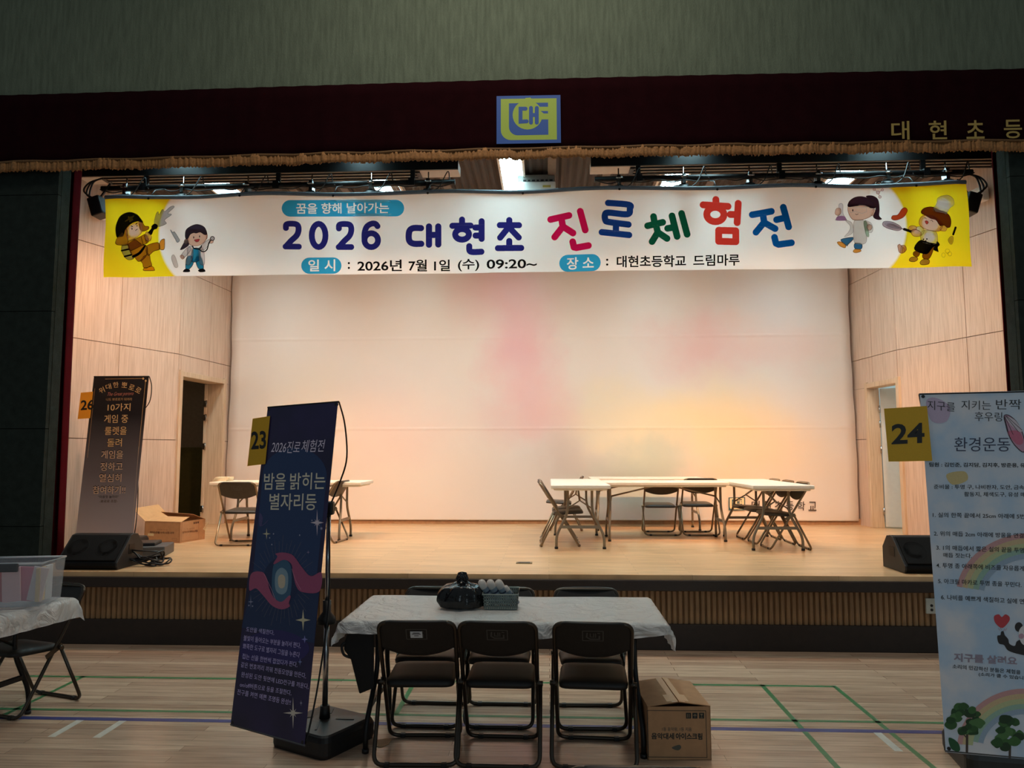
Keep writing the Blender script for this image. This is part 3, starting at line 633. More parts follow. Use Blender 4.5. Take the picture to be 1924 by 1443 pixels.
def cut_label(x0, y0, x1, y1, T, c, lean, words):
    """blue rounded label whose letters are left undyed: outline and letter contours filled even-odd"""
    k = 3.848 if T is T3 else 3.7; r = (y1 - y0) / 2; loops = []; q = []
    for i in range(13): a = PI / 2 + PI * i / 12; q.append((x0 + r + r * math.cos(a), y0 + r - r * math.sin(a)))
    for i in range(13): a = -PI / 2 + PI * i / 12; q.append((x1 - r + r * math.cos(a), y0 + r - r * math.sin(a) + lean))
    loops.append(q)
    for body, A, B, h in words:
        v, f, _ = text_mesh(body, 0.018); A = Vector(A); B = Vector(B); cnt = {}
        for fc in f:
            for i in range(len(fc)):
                e = (fc[i], fc[(i + 1) % len(fc)]); cnt[e] = cnt.get(e, 0) + 1
        nxt = {e[0]: e[1] for e in cnt if (e[1], e[0]) not in cnt}
        while nxt:
            st = next(iter(nxt)); lp = []; cu_ = st
            while cu_ in nxt: lp.append(cu_); cu_ = nxt.pop(cu_)
            if len(lp) > 2: loops.append([tuple(A + (B - A) * v[i][0] + Vector((0, -h)) * v[i][1]) for i in lp])
    cu = bpy.data.curves.new('c', 'CURVE'); cu.dimensions = '2D'; cu.fill_mode = 'BOTH'
    for lp in loops:
        sp = cu.splines.new('POLY'); sp.points.add(len(lp) - 1); sp.use_cyclic_u = True
        for pt, (px_, py_) in zip(sp.points, lp): pt.co = (px_, py_, 0, 1)
    o = bpy.data.objects.new('c', cu); COL.objects.link(o); bpy.context.view_layer.update(); me = bpy.data.meshes.new_from_object(o)
    p = Print(bs, ink_mat); p.mb.add([bs.at(T(v.co.x, v.co.y), 0) for v in me.vertices], [tuple(f.vertices) for f in me.polygons], p.mi(c))
    COL.objects.unlink(o); bpy.data.objects.remove(o); bpy.data.curves.remove(cu); bpy.data.meshes.remove(me)
    p.build('pill_label', bn)
cut_label(117, 45, 997, 165, T3, SKY, -6, [('꿈을 향해 날아가는', (220, 144), (888, 138), 78)])
cut_label(258, 460, 545, 578, T3, SKY, -3, [('일 시', (308, 562), (500, 556), 86)])
cut_label(188, 440, 475, 558, T4, SKY, -3, [('장 소', (240, 544), (428, 540), 86)])
p = Print(bs, ink_mat)
def tx(p, body, A, B, h, c, T, bold=0.02, layer=1):
    p = Print(bs, ink_mat); p.text(body, T(*A), T(*B), h / (3.848 if T is T3 else 3.7), c, layer, bold, up=(0, -1)); p.build('lettering', bn)
tx(p, ':', (590, 540), (606, 540), 50, '141416', T3, 0.02); tx(p, '2026년', (660, 558), (982, 556), 84, '141416', T3, 0.02); tx(p, '7월', (1030, 558), (1162, 556), 86, '141416', T3, 0.02); tx(p, '1일', (1213, 555), (1328, 553), 84, '141416', T3, 0.02)
tx(p, '(수)', (1385, 555), (1540, 552), 88, '141416', T3, 0.018); tx(p, '09:20~', (1594, 540), (2012 - 55, 536), 68, '141416', T3, 0.02)
tx(p, ':', (512, 518), (528, 518), 48, '141416', T4, 0.02); tx(p, '대현초등학교', (586, 532), (1068, 524), 82, '141416', T4, 0.02); tx(p, '드림마루', (1118, 522), (1440, 516), 80, '141416', T4, 0.02)
# ---- cartoon children (plain generic figures)
SK, LN, TAN, TAND, BLK = 'f6d2bd', '4a2c22', 'c08a4a', '9a6a34', '17161a'
Tf = lambda x, y: (190 + x / 8.017, 370 + y / 8.017)
p = Print(bs, opaque)
def B(pts, c, l=0, line=LN, lw=0.9, T=None): p.blob(pts, c, l, T or TT, line, lw)
TT = Tf
B([(800, 400), (830, 260), (862, 225), (870, 270), (930, 190), (960, 225), (1040, 160), (1090, 140), (1100, 165), (1010, 250), (1065, 270), (960, 350), (985, 405), (855, 450)], 'c9cdd0', 0, '8d9296', 0.8)   # water jet
B([(300, 720), (380, 715), (470, 890), (470, 925), (400, 940), (340, 900), (290, 800)], 'b9b9bd', 0)       # air tank
p.stroke([(290, 800), (400, 780)], 3.2, BLK, 1.6, Tf); p.stroke([(335, 888), (440, 865)], 3.2, BLK, 1.6, Tf)
B([(590, 940), (720, 860), (745, 960), (760, 1040), (640, 1062), (620, 1000)], TAN, 1)                      # standing leg
B([(636, 1105), (640, 1070), (690, 1068), (740, 1042), (790, 1060), (803, 1090), (795, 1110)], 'f2a53a', 1)
B([(680, 760), (760, 710), (870, 695), (888, 790), (800, 820), (710, 885)], TAN, 2)                        # raised leg
B([(885, 720), (905, 660), (950, 635), (962, 660), (955, 790), (890, 790)], 'f2a53a', 2)
B([(395, 670), (500, 640), (620, 720), (690, 740), (700, 850), (640, 930), (555, 968), (500, 910), (440, 850), (400, 760)], TAN, 3)    # torso
B([(455, 880), (560, 830), (650, 740), (680, 740), (600, 850), (480, 910)], BLK, 5, None)
B([(410, 740), (420, 690), (600, 600), (680, 570), (720, 680), (600, 740), (440, 800)], TAN, 6)             # arm
p.stroke([(610, 610), (640, 720)], 1, LN, 8, Tf); p.stroke([(660, 590), (690, 700)], 1, LN, 8, Tf)
B([(690, 530), (740, 560), (765, 610), (740, 665), (690, 660), (665, 610)], SK, 7)
B([(710, 545), (760, 480), (765, 440), (810, 405), (856, 430), (845, 480), (800, 500), (765, 575)], BLK, 6, None)
B([(230, 600), (375, 480), (395, 640), (380, 715), (290, 720), (200, 695)], 'b98a52', 6)                     # neck guard
B([(580, 375), (630, 390), (660, 440), (720, 450), (715, 490), (640, 520), (590, 480)], 'b98a52', 5)
B([(365, 500), (440, 430), (590, 380), (630, 450), (625, 530), (560, 600), (480, 640), (400, 650), (375, 580)], SK, 7, 'b98a7a')  # face
B([(215, 590), (200, 470), (230, 370), (300, 280), (430, 235), (540, 265), (600, 330), (635, 390), (560, 370), (450, 410), (360, 490), (320, 580), (260, 592)], BLK, 8)   # helmet
B([(365, 360), (410, 330), (415, 295), (440, 305), (505, 285), (480, 330), (490, 350), (435, 380), (430, 350), (370, 372)], 'd8b13a', 9, None)
for a in ([(455, 440), (480, 450)], [(530, 415), (550, 400)]): p.stroke(a, 1.6, BLK, 10, Tf)
p.stroke([(455, 470), (475, 480), (465, 495)], 1.2, BLK, 10, Tf); p.ell(548, 440, 6, 12, BLK, 10, T=Tf); p.stroke([(525, 510), (540, 495), (555, 490)], 1, BLK, 10, Tf)
p.build('firefighter_drawing', bn)
p = Print(bs, opaque)
B([(1050, 498), (1085, 540), (1110, 530), (1165, 610), (1190, 660), (1155, 688), (1125, 640), (1078, 560)], 'b7c3cb', 0, '6d7a84', 0.8)      # syringe
B([(1075, 890), (1105, 880), (1140, 950), (1165, 1050), (1130, 1068), (1100, 1030), (1068, 940)], 'e6dfda', 0, 'a39a95', 0.6)
B([(1260, 690), (1300, 640), (1330, 720), (1260, 780), (1205, 800), (1215, 770)], '3b3340', 0)                 # braid
B([(1300, 920), (1380, 900), (1400, 1000), (1345, 1085), (1285, 1090)], '2f8fb4', 1); B([(1440, 920), (1520, 920), (1550, 1080), (1480, 1085), (1440, 1000)], '2f8fb4', 1)
B([(1390, 790), (1490, 790), (1500, 930), (1440, 985), (1370, 960)], '2f8fb4', 2)
B([(1246, 1135), (1260, 1100), (1300, 1085), (1345, 1105), (1340, 1135)], BLK, 2, None); B([(1470, 1110), (1520, 1085), (1565, 1095), (1577, 1130), (1500, 1138)], BLK, 2, None)
B([(1310, 770), (1385, 760), (1395, 880), (1345, 1020), (1285, 1010), (1310, 890)], 'ece8e8', 3, '8a8088', 0.7); B([(1480, 770), (1545, 790), (1565, 1010), (1500, 1015), (1480, 880)], 'ece8e8', 3, '8a8088', 0.7)
B([(1320, 760), (1360, 800), (1260, 920), (1220, 880)], 'ece8e8', 4, '8a8088', 0.7); B([(1200, 900), (1225, 880), (1265, 915), (1235, 942)], SK, 4, 'b98a7a')
B([(1490, 770), (1600, 660), (1650, 650), (1640, 700), (1560, 800)], 'ece8e8', 3, '8a8088', 0.7); B([(1640, 640), (1690, 640), (1690, 690), (1650, 700)], SK, 4, 'b98a7a')
B([(1260, 670), (1285, 640), (1320, 660), (1310, 700), (1270, 705)], SK, 4, 'b98a7a'); B([(1575, 570), (1605, 570), (1600, 630), (1575, 635)], SK, 4, 'b98a7a')
B([(1300, 600), (1330, 520), (1450, 490), (1560, 530), (1595, 620), (1540, 700), (1440, 745), (1340, 715)], SK, 5, 'b98a7a')
B([(1275, 590), (1290, 500), (1370, 440), (1460, 418), (1560, 460), (1600, 560), (1560, 570), (1500, 535), (1440, 550), (1400, 545), (1350, 570), (1320, 625), (1290, 640)], '41394a', 6)
p.ell(1403, 615, 7, 17, BLK, 8, T=Tf); p.ell(1490, 600, 7, 17, BLK, 8, T=Tf); B([(1412, 655), (1450, 645), (1490, 640), (1475, 675), (1440, 682)], 'e0606a', 8, LN, 0.5)
p.stroke([(1385, 745), (1410, 780), (1470, 790), (1510, 770), (1520, 740)], 2, BLK, 8, Tf, smooth=True); p.stroke([(1480, 790), (1540, 830), (1600, 800), (1630, 700), (1660, 655)], 2, BLK, 8, Tf, smooth=True); p.ell(1683, 630, 30, 30, 'd8d8dc', 8, T=Tf, line=BLK, lw=1.3)
p.build('doctor_drawing', bn)
Ts = lambda x, y: (1550 + x / 6.634, 340 + y / 6.634); TT = Ts
p = Print(bs, opaque)
for a, b in (((620, 100), (667, 140)), ((720, 108), (667, 140)), ((690, 195), (667, 140))): p.stroke([a, b], 0.8, 'c98a8a', 0, Ts)
for x, y, r in ((620, 100, 14), (720, 108, 14), (690, 195, 16), (667, 140, 20)): p.ell(x, y, r, r, 'efe4e4', 1, T=Ts, line='c98a8a', lw=0.8)
B([(150, 460), (180, 400), (180, 290), (228, 288), (230, 400), (270, 470), (265, 488), (140, 488)], 'e9e6ea', 0, 'a9a3ad', 0.6); B([(160, 440), (245, 435), (270, 478), (255, 489), (145, 487)], 'cf9fd0', 1, None)
B([(200, 740), (240, 715), (340, 700), (362, 715), (290, 790), (275, 805)], '3f7ca8', 1); B([(375, 780), (460, 780), (458, 842), (378, 840)], '3f7ca8', 1)
B([(155, 765), (200, 758), (258, 800), (250, 832), (190, 810)], 'f4a84a', 1, 'a06a2a'); B([(355, 880), (375, 850), (440, 850), (450, 875), (390, 893)], 'f4a84a', 1, 'a06a2a')
B([(260, 490), (340, 520), (350, 640), (245, 695), (300, 630), (320, 560)], 'ebe6e2', 2, 'b5aca8', 0.6)
B([(370, 500), (420, 480), (500, 500), (520, 640), (510, 770), (375, 770), (360, 600)], 'eeeae6', 3, 'b5aca8', 0.7); B([(500, 490), (580, 520), (605, 590), (580, 640), (520, 600)], 'ebe6e2', 3, 'b5aca8', 0.6)
B([(490, 510), (525, 505), (555, 670), (535, 690), (510, 640)], 'bcd2b8', 4, '9fb09a', 0.6); B([(525, 570), (545, 540), (585, 545), (590, 590), (555, 610)], SK, 5, 'b98a7a', 0.7); B([(130, 380), (150, 340), (195, 340), (205, 390), (175, 425), (135, 415)], SK, 3, 'b98a7a', 0.7)
B([(580, 370), (620, 350), (640, 380), (610, 425), (580, 420)], SK, 4, 'b98a7a')
B([(295, 380), (310, 300), (450, 280), (600, 310), (610, 390), (570, 440), (460, 480), (350, 475)], SK, 4, 'b98a7a')
B([(520, 190), (600, 182), (665, 230), (683, 340), (680, 430), (712, 470), (660, 475), (610, 440), (640, 350), (620, 270)], '3f2530', 5)
B([(295, 315), (310, 250), (380, 200), (470, 190), (560, 220), (625, 270), (632, 330), (570, 330), (480, 300), (400, 305)], '3f2530', 6)
p.ell(352, 362, 7, 15, BLK, 8, T=Ts); p.ell(442, 365, 7, 15, BLK, 8, T=Ts); p.stroke([(385, 408), (402, 416), (420, 406)], 0.8, LN, 8, Ts, smooth=True)
p.stroke([(310, 330), (520, 325), (525, 380), (470, 400), (410, 385), (390, 370), (330, 395), (310, 370)], 0.6, 'cfc4c0', 8, Ts, closed=True, caps=False)
p.build('scientist_drawing', bn)
p = Print(bs, opaque)
B([(835, 465), (850, 430), (910, 420), (960, 350), (1000, 335), (1025, 370), (990, 440), (930, 475), (870, 485)], 'e0572f', 0, '9a3418')
B([(915, 800), (940, 785), (950, 800), (1000, 800), (1022, 850), (980, 895), (935, 885), (920, 840)], 'd6a488', 0, '8a5a44'); 
for x in (950, 975, 998): p.stroke([(960, 805), (x, 850), (x - 5, 888)], 0.6, '8a5a44', 2, Ts, smooth=True)
B([(725, 530), (750, 500), (850, 510), (940, 560), (955, 600), (900, 615), (800, 590), (740, 560)], 'c9b6c0', 0, '7d6a74'); B([(755, 530), (790, 522), (880, 545), (935, 580), (900, 592), (800, 565)], 'ded2d8', 2, '7d6a74', 0.6)
p.stroke([(950, 585), (985, 600)], 2, '9a8a92', 1, Ts); p.stroke([(992, 600), (1075, 630)], 5, BLK, 3, Ts)
B([(1530, 740), (1570, 690), (1600, 700), (1595, 760), (1560, 795)], 'dccb6a', 0, '9a8a50', 0.6); p.stroke([(1600, 665), (1630, 580)], 4, BLK, 1, Ts)
for x, y, rx, ry in ((1465, 930, 22, 28), (1515, 880, 28, 26), (1545, 915, 24, 26)): p.ell(x, y, rx, ry, None, 1, T=Ts, line='c2ae3a', lw=0.8)
B([(1115, 880), (1190, 870), (1165, 940), (1110, 925)], '8a5a2c', 1); B([(1230, 890), (1330, 800), (1350, 830), (1300, 965), (1225, 960)], '8a5a2c', 1)
B([(1058, 975), (1090, 945), (1150, 950), (1158, 980), (1120, 1003), (1070, 998)], 'b99a6a', 2); B([(1190, 1010), (1230, 975), (1295, 985), (1290, 1035), (1210, 1042)], 'b99a6a', 2)
B([(1130, 590), (1180, 570), (1230, 620), (1200, 680), (1150, 640)], 'f0ece8', 2, '9a908c', 0.7)
B([(1195, 640), (1290, 620), (1385, 650), (1385, 780), (1300, 790), (1200, 750)], 'f0ece8', 3, '9a908c', 0.7)
B([(1180, 740), (1290, 770), (1385, 795), (1330, 840), (1260, 915), (1115, 850)], BLK, 4, None); B([(1370, 790), (1390, 758), (1420, 800), (1395, 835), (1405, 888), (1385, 885), (1345, 860)], BLK, 4, None)
for x, y in ((1222, 730), (1262, 728), (1250, 752)): p.ell(x, y, 9, 9, BLK, 5, T=Ts)
B([(1040, 590), (1070, 560), (1130, 570), (1130, 610), (1070, 615)], SK, 4, 'b06a50'); B([(1072, 640), (1100, 605), (1160, 620), (1190, 650), (1185, 690), (1110, 690)], SK, 5, 'b06a50')
B([(1165, 520), (1210, 440), (1350, 440), (1460, 530), (1440, 610), (1380, 635), (1260, 610), (1190, 570)], SK, 6, 'b06a50'); B([(1430, 590), (1480, 555), (1520, 580), (1500, 625), (1440, 622)], SK, 6, 'b06a50')
B([(1195, 380), (1240, 340), (1330, 325), (1420, 360), (1530, 410), (1570, 490), (1560, 570), (1520, 580), (1480, 550), (1430, 560), (1380, 490), (1310, 470), (1240, 430), (1200, 410)], '7a3a2c', 7)
B([(1345, 360), (1395, 280), (1400, 220), (1450, 190), (1530, 185), (1590, 230), (1600, 300), (1550, 345), (1500, 425), (1420, 410)], 'eeeeee', 8, '9aa0a4', 0.7)
p.stroke([(1228, 470), (1240, 462), (1255, 478)], 0.9, LN, 9, Ts, smooth=True); p.stroke([(1310, 498), (1322, 492), (1338, 512)], 0.9, LN, 9, Ts, smooth=True); B([(1238, 510), (1260, 500), (1282, 520), (1260, 545)], 'd9584a', 9, LN, 0.5)
p.build('cook_drawing', bn)

# ================================================================== STAGE RIG
def border_rail(px_in, sgn, label):
    """white housing with a black light track under it; inner end at pixel column px_in, runs outwards"""
    Y = 7.35; D_ = 0.21; a = atY(px_in[0], px_in[1], Y); xo = -4.9 if sgn < 0 else 4.75; z = a.z
    r = thing('light_track_housing', label, 'lighting rail', ((a.x + xo) / 2, Y, z))
    m = MB(); m.box(((a.x + xo) / 2, Y + D_ / 2, z + 0.05), (abs(xo - a.x), D_, 0.10)); m.build('housing', mat('rail_white', 'b9aea4', 0.5, noise=0.05), r, bevel=0.008)
    m = MB(); xi = a.x + sgn * 0.42; L = abs(xo - sgn * 0.25 - xi); c = (xi + xo - sgn * 0.25) / 2
    for y in (Y + 0.03, Y + 0.11, Y + 0.19): m.box((c, y, z - 0.008), (L, 0.022, 0.014))
    for x in (xi, xo - sgn * 0.25): m.box((x, Y + 0.11, z - 0.008), (0.04, 0.18, 0.014))
    m.build('light_track', M_BLACK, r)
    m = MB(); m.box(((a.x + xo) / 2, Y - 0.011, z + 0.055), (abs(xo - a.x), 0.02, 0.11)); m.build('front_fascia', M_BLACK, r)
    for f in (0.15, 0.5, 0.85):
        x = a.x + (xo - a.x) * f; m = MB(); m.box((x, Y + D_ / 2, (z + 0.10 + ZC - 0.09) / 2), (0.05, 0.05, ZC - 0.09 - z - 0.10)); m.build('drop_rod', M_BLACK, r)
    return z
zr = border_rail((861, 319), -1, 'white overhead light housing with black track, on the left above the banner')
border_rail((1110, 314), 1, 'white overhead light housing with black track, on the right above the banner')
PIPES = {}
def pipe(pa, pb, label):
    Y = 7.3; a = atY(*pa, Y); b = atY(*pb, Y); z = (a.z + b.z) / 2; a.z = b.z = z
    r = thing('lighting_batten', label, 'lighting bar', ((a.x + b.x) / 2, Y, z))
    m = MB(); m.cyl(a, b, 0.03, n=14); m.build('pipe', M_BLACK, r)
    for f in (0.12, 0.5, 0.88):
        x = a.x + (b.x - a.x) * f; m = MB(); m.box((x, Y + 0.05, z + (zr - z) / 2), (0.045, 0.03, zr - z)); m.box((x, Y, z), (0.06, 0.075, 0.075)); m.build('hanger', M_BLACK, r)
    rnd = random.Random(len(label)); pts = []
    for i in range(30):
        f = i / 29; pts.append((a.x + (b.x - a.x) * f, Y - 0.035 + 0.01 * math.sin(i), z - 0.02 - 0.035 * abs(math.sin(i * 1.3))))
    m = MB(); m.tube([tuple(v) for v in catmull(pts, False, 4)], 0.006, 5); m.build('cable', M_BLACK, r)
    return z
zp1 = pipe((192, 352), (855, 345), 'black lighting bar hung over the left half of the banner')
zp2 = pipe((1117, 339), (1826, 322), 'black lighting bar hung over the right half of the banner')
M_LENS = emis('warm_lens', SPOT_COL, 6.0)
def spot_light(x, z, label, tgt, power, col=SPOT_COL, size=166):
    r = thing('stage_spotlight', label, 'spotlight', (x, 7.3, z), 'spotlights on the lighting bars')
    O = Vector((x, 7.3, z)); d = (Vector(tgt) - O).normalized(); rot = d.to_track_quat('Z', 'Y').to_matrix()
    c = O + Vector((0, 0.03, -0.19))
    m = MB(); m.lathe([(0.0, -0.13), (0.045, -0.13), (0.065, -0.10), (0.068, 0.06), (0.08, 0.10), (0.08, 0.125), (0.072, 0.125), (0.068, 0.07), (0.0, 0.07)], c, 18, M=rot); lb_ = m.build('lamp_body', M_BLACK, r)
    m = MB(); m.lathe([(0.0, 0.078), (0.066, 0.078), (0.066, 0.072), (0, 0.072)], c, 18, M=rot); m.build('lens', M_LENS, lb_)
    m = MB(); m.tube(fillet([c + Vector((-0.085, 0, 0)), c + Vector((-0.095, 0, 0.12)), c + Vector((0.095, 0, 0.12)), c + Vector((0.085, 0, 0))], 0.03), 0.008, 6); m.build('yoke', M_CHROME, r)
    m = MB(); m.box(O + Vector((0, 0, -0.02)), (0.035, 0.09, 0.1)); m.cyl(O + Vector((0, 0, -0.07)), O + Vector((0, 0, 0.11)), 0.007); m.cyl(O + Vector((-0.03, -0.05, 0.0)), O + Vector((0.035, -0.05, 0.0)), 0.009); m.build('hook_clamp', M_CHROME, r)
    m = MB(); m.cyl(c + Vector((0.085, 0, 0)), c + Vector((0.115, 0, 0)), 0.022, n=12); m.build('tilt_knob', mat('blue_knob', '23356b', 0.4, noise=0.1), lb_)
    m = MB(); m.tube([tuple(v) for v in catmull([c + Vector((0, -0.1, 0.04)), c + Vector((0.12, -0.1, 0.12)), O + Vector((0.2, -0.03, 0.1)), O + Vector((0.22, -0.02, 0.02)), O + Vector((0.25, -0.03, -0.02))], False, 6)], 0.006, 5); m.build('cable', M_BLACKP, r)
    d_ = bpy.data.lights.new('lamp_light', 'SPOT'); d_.energy = power; d_.color = col; d_.spot_size = math.radians(size); d_.spot_blend = 1.0; d_.shadow_soft_size = 0.06
    l = bpy.data.objects.new('lamp_light', d_); COL.objects.link(l); l.parent = r; l.location = c + d * 0.14 - O; l.rotation_euler = d.to_track_quat('-Z', 'Y').to_euler()
    return r
GLOW = (1.0, 0.44, 0.13)
def aim(i, side, x):
    # most lamps wash the backdrop; a few warm ones are focused on the floor at the foot of it
    if (side, i) in (('L', 1), ('L', 3)): return ((-3.3, 10.3, 0.62) if i == 1 else (-2.2, 10.4, 0.62)), SPOT_W * 2.4, GLOW, 62
    if (side, i) in (('R', 1), ('R', 3), ('R', 5)): return ((1.7, 10.3, 0.62), (2.6, 10.4, 0.62), (3.5, 10.4, 0.62))[(i - 1) // 2], SPOT_W * 2.4, GLOW, 62
    return (x * 1.12 + 0.02, 10.1, 0.6), SPOT_W * 0.95, SPOT_COL, 166
ORD = ['first', 'second', 'third', 'fourth', 'fifth', 'sixth']
for i, px in enumerate((238, 345, 466, 586, 698, 805)):
    x = atY(px, 350, 7.3).x; spot_light(x, zp1, 'small black stage spotlight, %s from the left end of the left lighting bar' % ORD[i], *aim(i, 'L', x))
for i, px in enumerate((1162, 1284, 1408, 1535, 1666, 1777)):
    x = atY(px, 332, 7.3).x; spot_light(x, zp2, 'small black stage spotlight, %s from the inner end of the right lighting bar' % ORD[i], *aim(i, 'R', x))
# louvred ceiling lights
def louvre(x, y0, y1, w, label):
    r = thing('ceiling_light', label, 'ceiling light', (x, (y0 + y1) / 2, ZC), 'louvred lights on the stage ceiling')
    m = MB(); yc = (y0 + y1) / 2; L = y1 - y0
    for s in (-1, 1): m.box((x + s * (w / 2 + 0.012), yc, ZC - 0.04), (0.024, L, 0.08)); m.box((x, yc + s * L / 2, ZC - 0.04), (w + 0.048, 0.024, 0.08))
    m.build('frame', M_WHITEP, r)
    m = MB(); m.box((x, yc, ZC - 0.028), (w, L - 0.02, 0.02)); m.build('diffuser', emis('cool_panel', (0.58, 0.92, 1.0), PANEL_STRENGTH), r)
    m = MB(); n = int(L / 0.12)
    for i in range(1, n): m.box((x, y0 + L * i / n, ZC - 0.058), (w, 0.008, 0.035))
    for i in range(1, 6): m.box((x - w / 2 + w * i / 6, yc, ZC - 0.058), (0.005, L - 0.03, 0.034))
    m.build('louvre', mat('louvre_aluminium', 'c9d3d6', 0.35, metal=0.6, noise=0.03), r)
for px, py, nm in ((424, 345, 'outermost on the left'), (727, 340, 'second from the left'), (1261, 332, 'second from the right'), (1582, 322, 'outermost on the right')):
    P = CP + ray(px, py) * ((ZC - CP.z) / ray(px, py).z); louvre(P.x, 6.9, 9.75, 0.30, 'cool white louvred ceiling light, %s, seen above the banner' % nm)
P = atZ(963, 320, ZC); louvre(P.x, 6.75, 9.7, 0.24, 'cool white louvred ceiling light beside the projector')
LX = [atZ(q[0], q[1], ZC).x for q in ((424, 345), (727, 340), (1261, 332), (1582, 322))]
for a_, b_ in ((-5.6, LX[0] - .19), (LX[0] + .19, LX[1] - .19), (LX[1] + .19, LX[1] + 1.1), (LX[2] - 1.0, LX[2] - .19), (LX[2] + .19, LX[3] - .19), (LX[3] + .19, 5.2)):
    m = MB(); m.box(((a_ + b_) / 2, 9.8, ZC - 0.08), (b_ - a_, 1.5, 0.02)); m.build('ceiling_masking', M_BLACK, ceil)
# projector
r = thing('ceiling_projector', 'white video projector hanging from the stage ceiling at the centre', 'projector', (atY(1008, 345, 8.2).x, 8.2, 4.2))
PX0, PX1 = atY(971, 350, 8.2).x, atY(1044, 350, 8.2).x; PZ0, PZ1 = atY(1008, 363, 8.2).z, atY(1008, 341, 8.2).z; pc = (PX0 + PX1) / 2; pw = PX1 - PX0; PZ0 -= 0.02
m = MB(); m.box((pc, 8.35, (PZ0 + PZ1) / 2), (pw, 0.3, PZ1 - PZ0)); m.build('body', M_WHITEP, r, bevel=0.012)
m = MB(); m.box((pc, 8.38, PZ1 + 0.05), (pw * 0.97, 0.26, 0.10)); m.build('connector_panel', mat('projector_grey', '8c8781', 0.5, noise=0.05), r, bevel=0.006)
m = MB()
for i in range(7): m.box((pc - pw * .3 + i * 0.05, 8.248, PZ1 + 0.03), (0.025 if i % 2 else 0.035, 0.006, 0.018))
m.build('socket', M_BLACKP, r)
m = MB(); m.box((pc + pw * .27, 8.196, (PZ0 + PZ1) / 2 + 0.02), (0.09, 0.003, 0.025)); m.build('sticker', mat('yellow_sticker', 'c8b45a', 0.5, noise=0.05), r)
m = MB(); m.cyl((pc - 0.06, 8.38, PZ1 + 0.05), (pc - 0.06, 8.38, ZC - 0.02), 0.025); m.box((pc - 0.06, 8.38, PZ1 + 0.09), (0.12, 0.12, 0.06)); m.build('mount_pole', M_BLACK, r)
m = MB(); m.tube([tuple(v) for v in catmull([(pc - 0.04, 8.3, PZ1 + 0.2), (pc + 0.1, 8.28, PZ1 + 0.16), (pc + 0.16, 8.26, PZ1 + 0.08), (pc + 0.2, 8.27, PZ1 + 0.1), (pc + 0.17, 8.3, PZ1 + 0.14)], False, 6)], 0.01, 6); m.build('cable', M_BLACKP, r)
# wall speakers / flood lamps at the banner's ends
def flood(px, py, sgn, label):
    P = atY(px, py, 7.25); r = thing('flood_lamp', label, 'flood lamp', tuple(P))
    m = MB(); R_ = Matrix.Rotation(math.radians(18) * sgn, 3, 'Y'); m.box(P, (0.13, 0.16, 0.2), R_); m.build('lamp_housing', M_BLACKP, r, bevel=0.015)
    m = MB(); m.bar(P + Vector((0, 0, .09)), P + Vector((-sgn * .09, .03, 0.26)), 0.03, 0.015); m.build('bracket', M_BLACK, r)
    for k in range(3):
        m = MB(); m.tube([tuple(v) for v in catmull([P + Vector((sgn * .03, 0, .08)), P + Vector((sgn * (.12 + .03 * k), .02, .12 + .03 * k)), P + Vector((sgn * (.10 + .02 * k), .04, .28)), P + Vector((0, .05, .33))], False, 6)], 0.009, 6); m.build('cable', M_BLACKP, r)
flood(186, 390, -1, 'black flood lamp with looped cables at the left end of the banner'); flood(1822, 384, 1, 'black flood lamp with looped cables at the right end of the banner')
def wspk(px, py, p0, p1, inward, label):
    d = Vector((p1[0] - p0[0], p1[1] - p0[1], 0)).normalized(); n = Vector((d.y, -d.x, 0)); P = on_plane(px, py, Vector((*p0, 0)), n)
    if n.dot(Vector((*inward, 0))) < 0: n = -n
    r = thing('wall_light', label, 'wall light', tuple(P)); R_ = Matrix((d, n, Vector((0, 0, 1)))).transposed()
    m = MB(); m.box(P + n * 0.08, (0.16, 0.1, 0.16), R_); m.build('head', M_WHITEP, r, bevel=0.02); m = MB(); m.box(P + n * 0.02 , (0.1, 0.04, 0.1), R_); m.build('wall_plate', M_WHITEP, r, bevel=0.008)
wspk(181, 400, FL, BL, (1, 0), 'small white wall box on the left panelled stage wall'); wspk(1852, 368, FR, BR, (-1, 0), 'small white wall box on the right panelled stage wall')

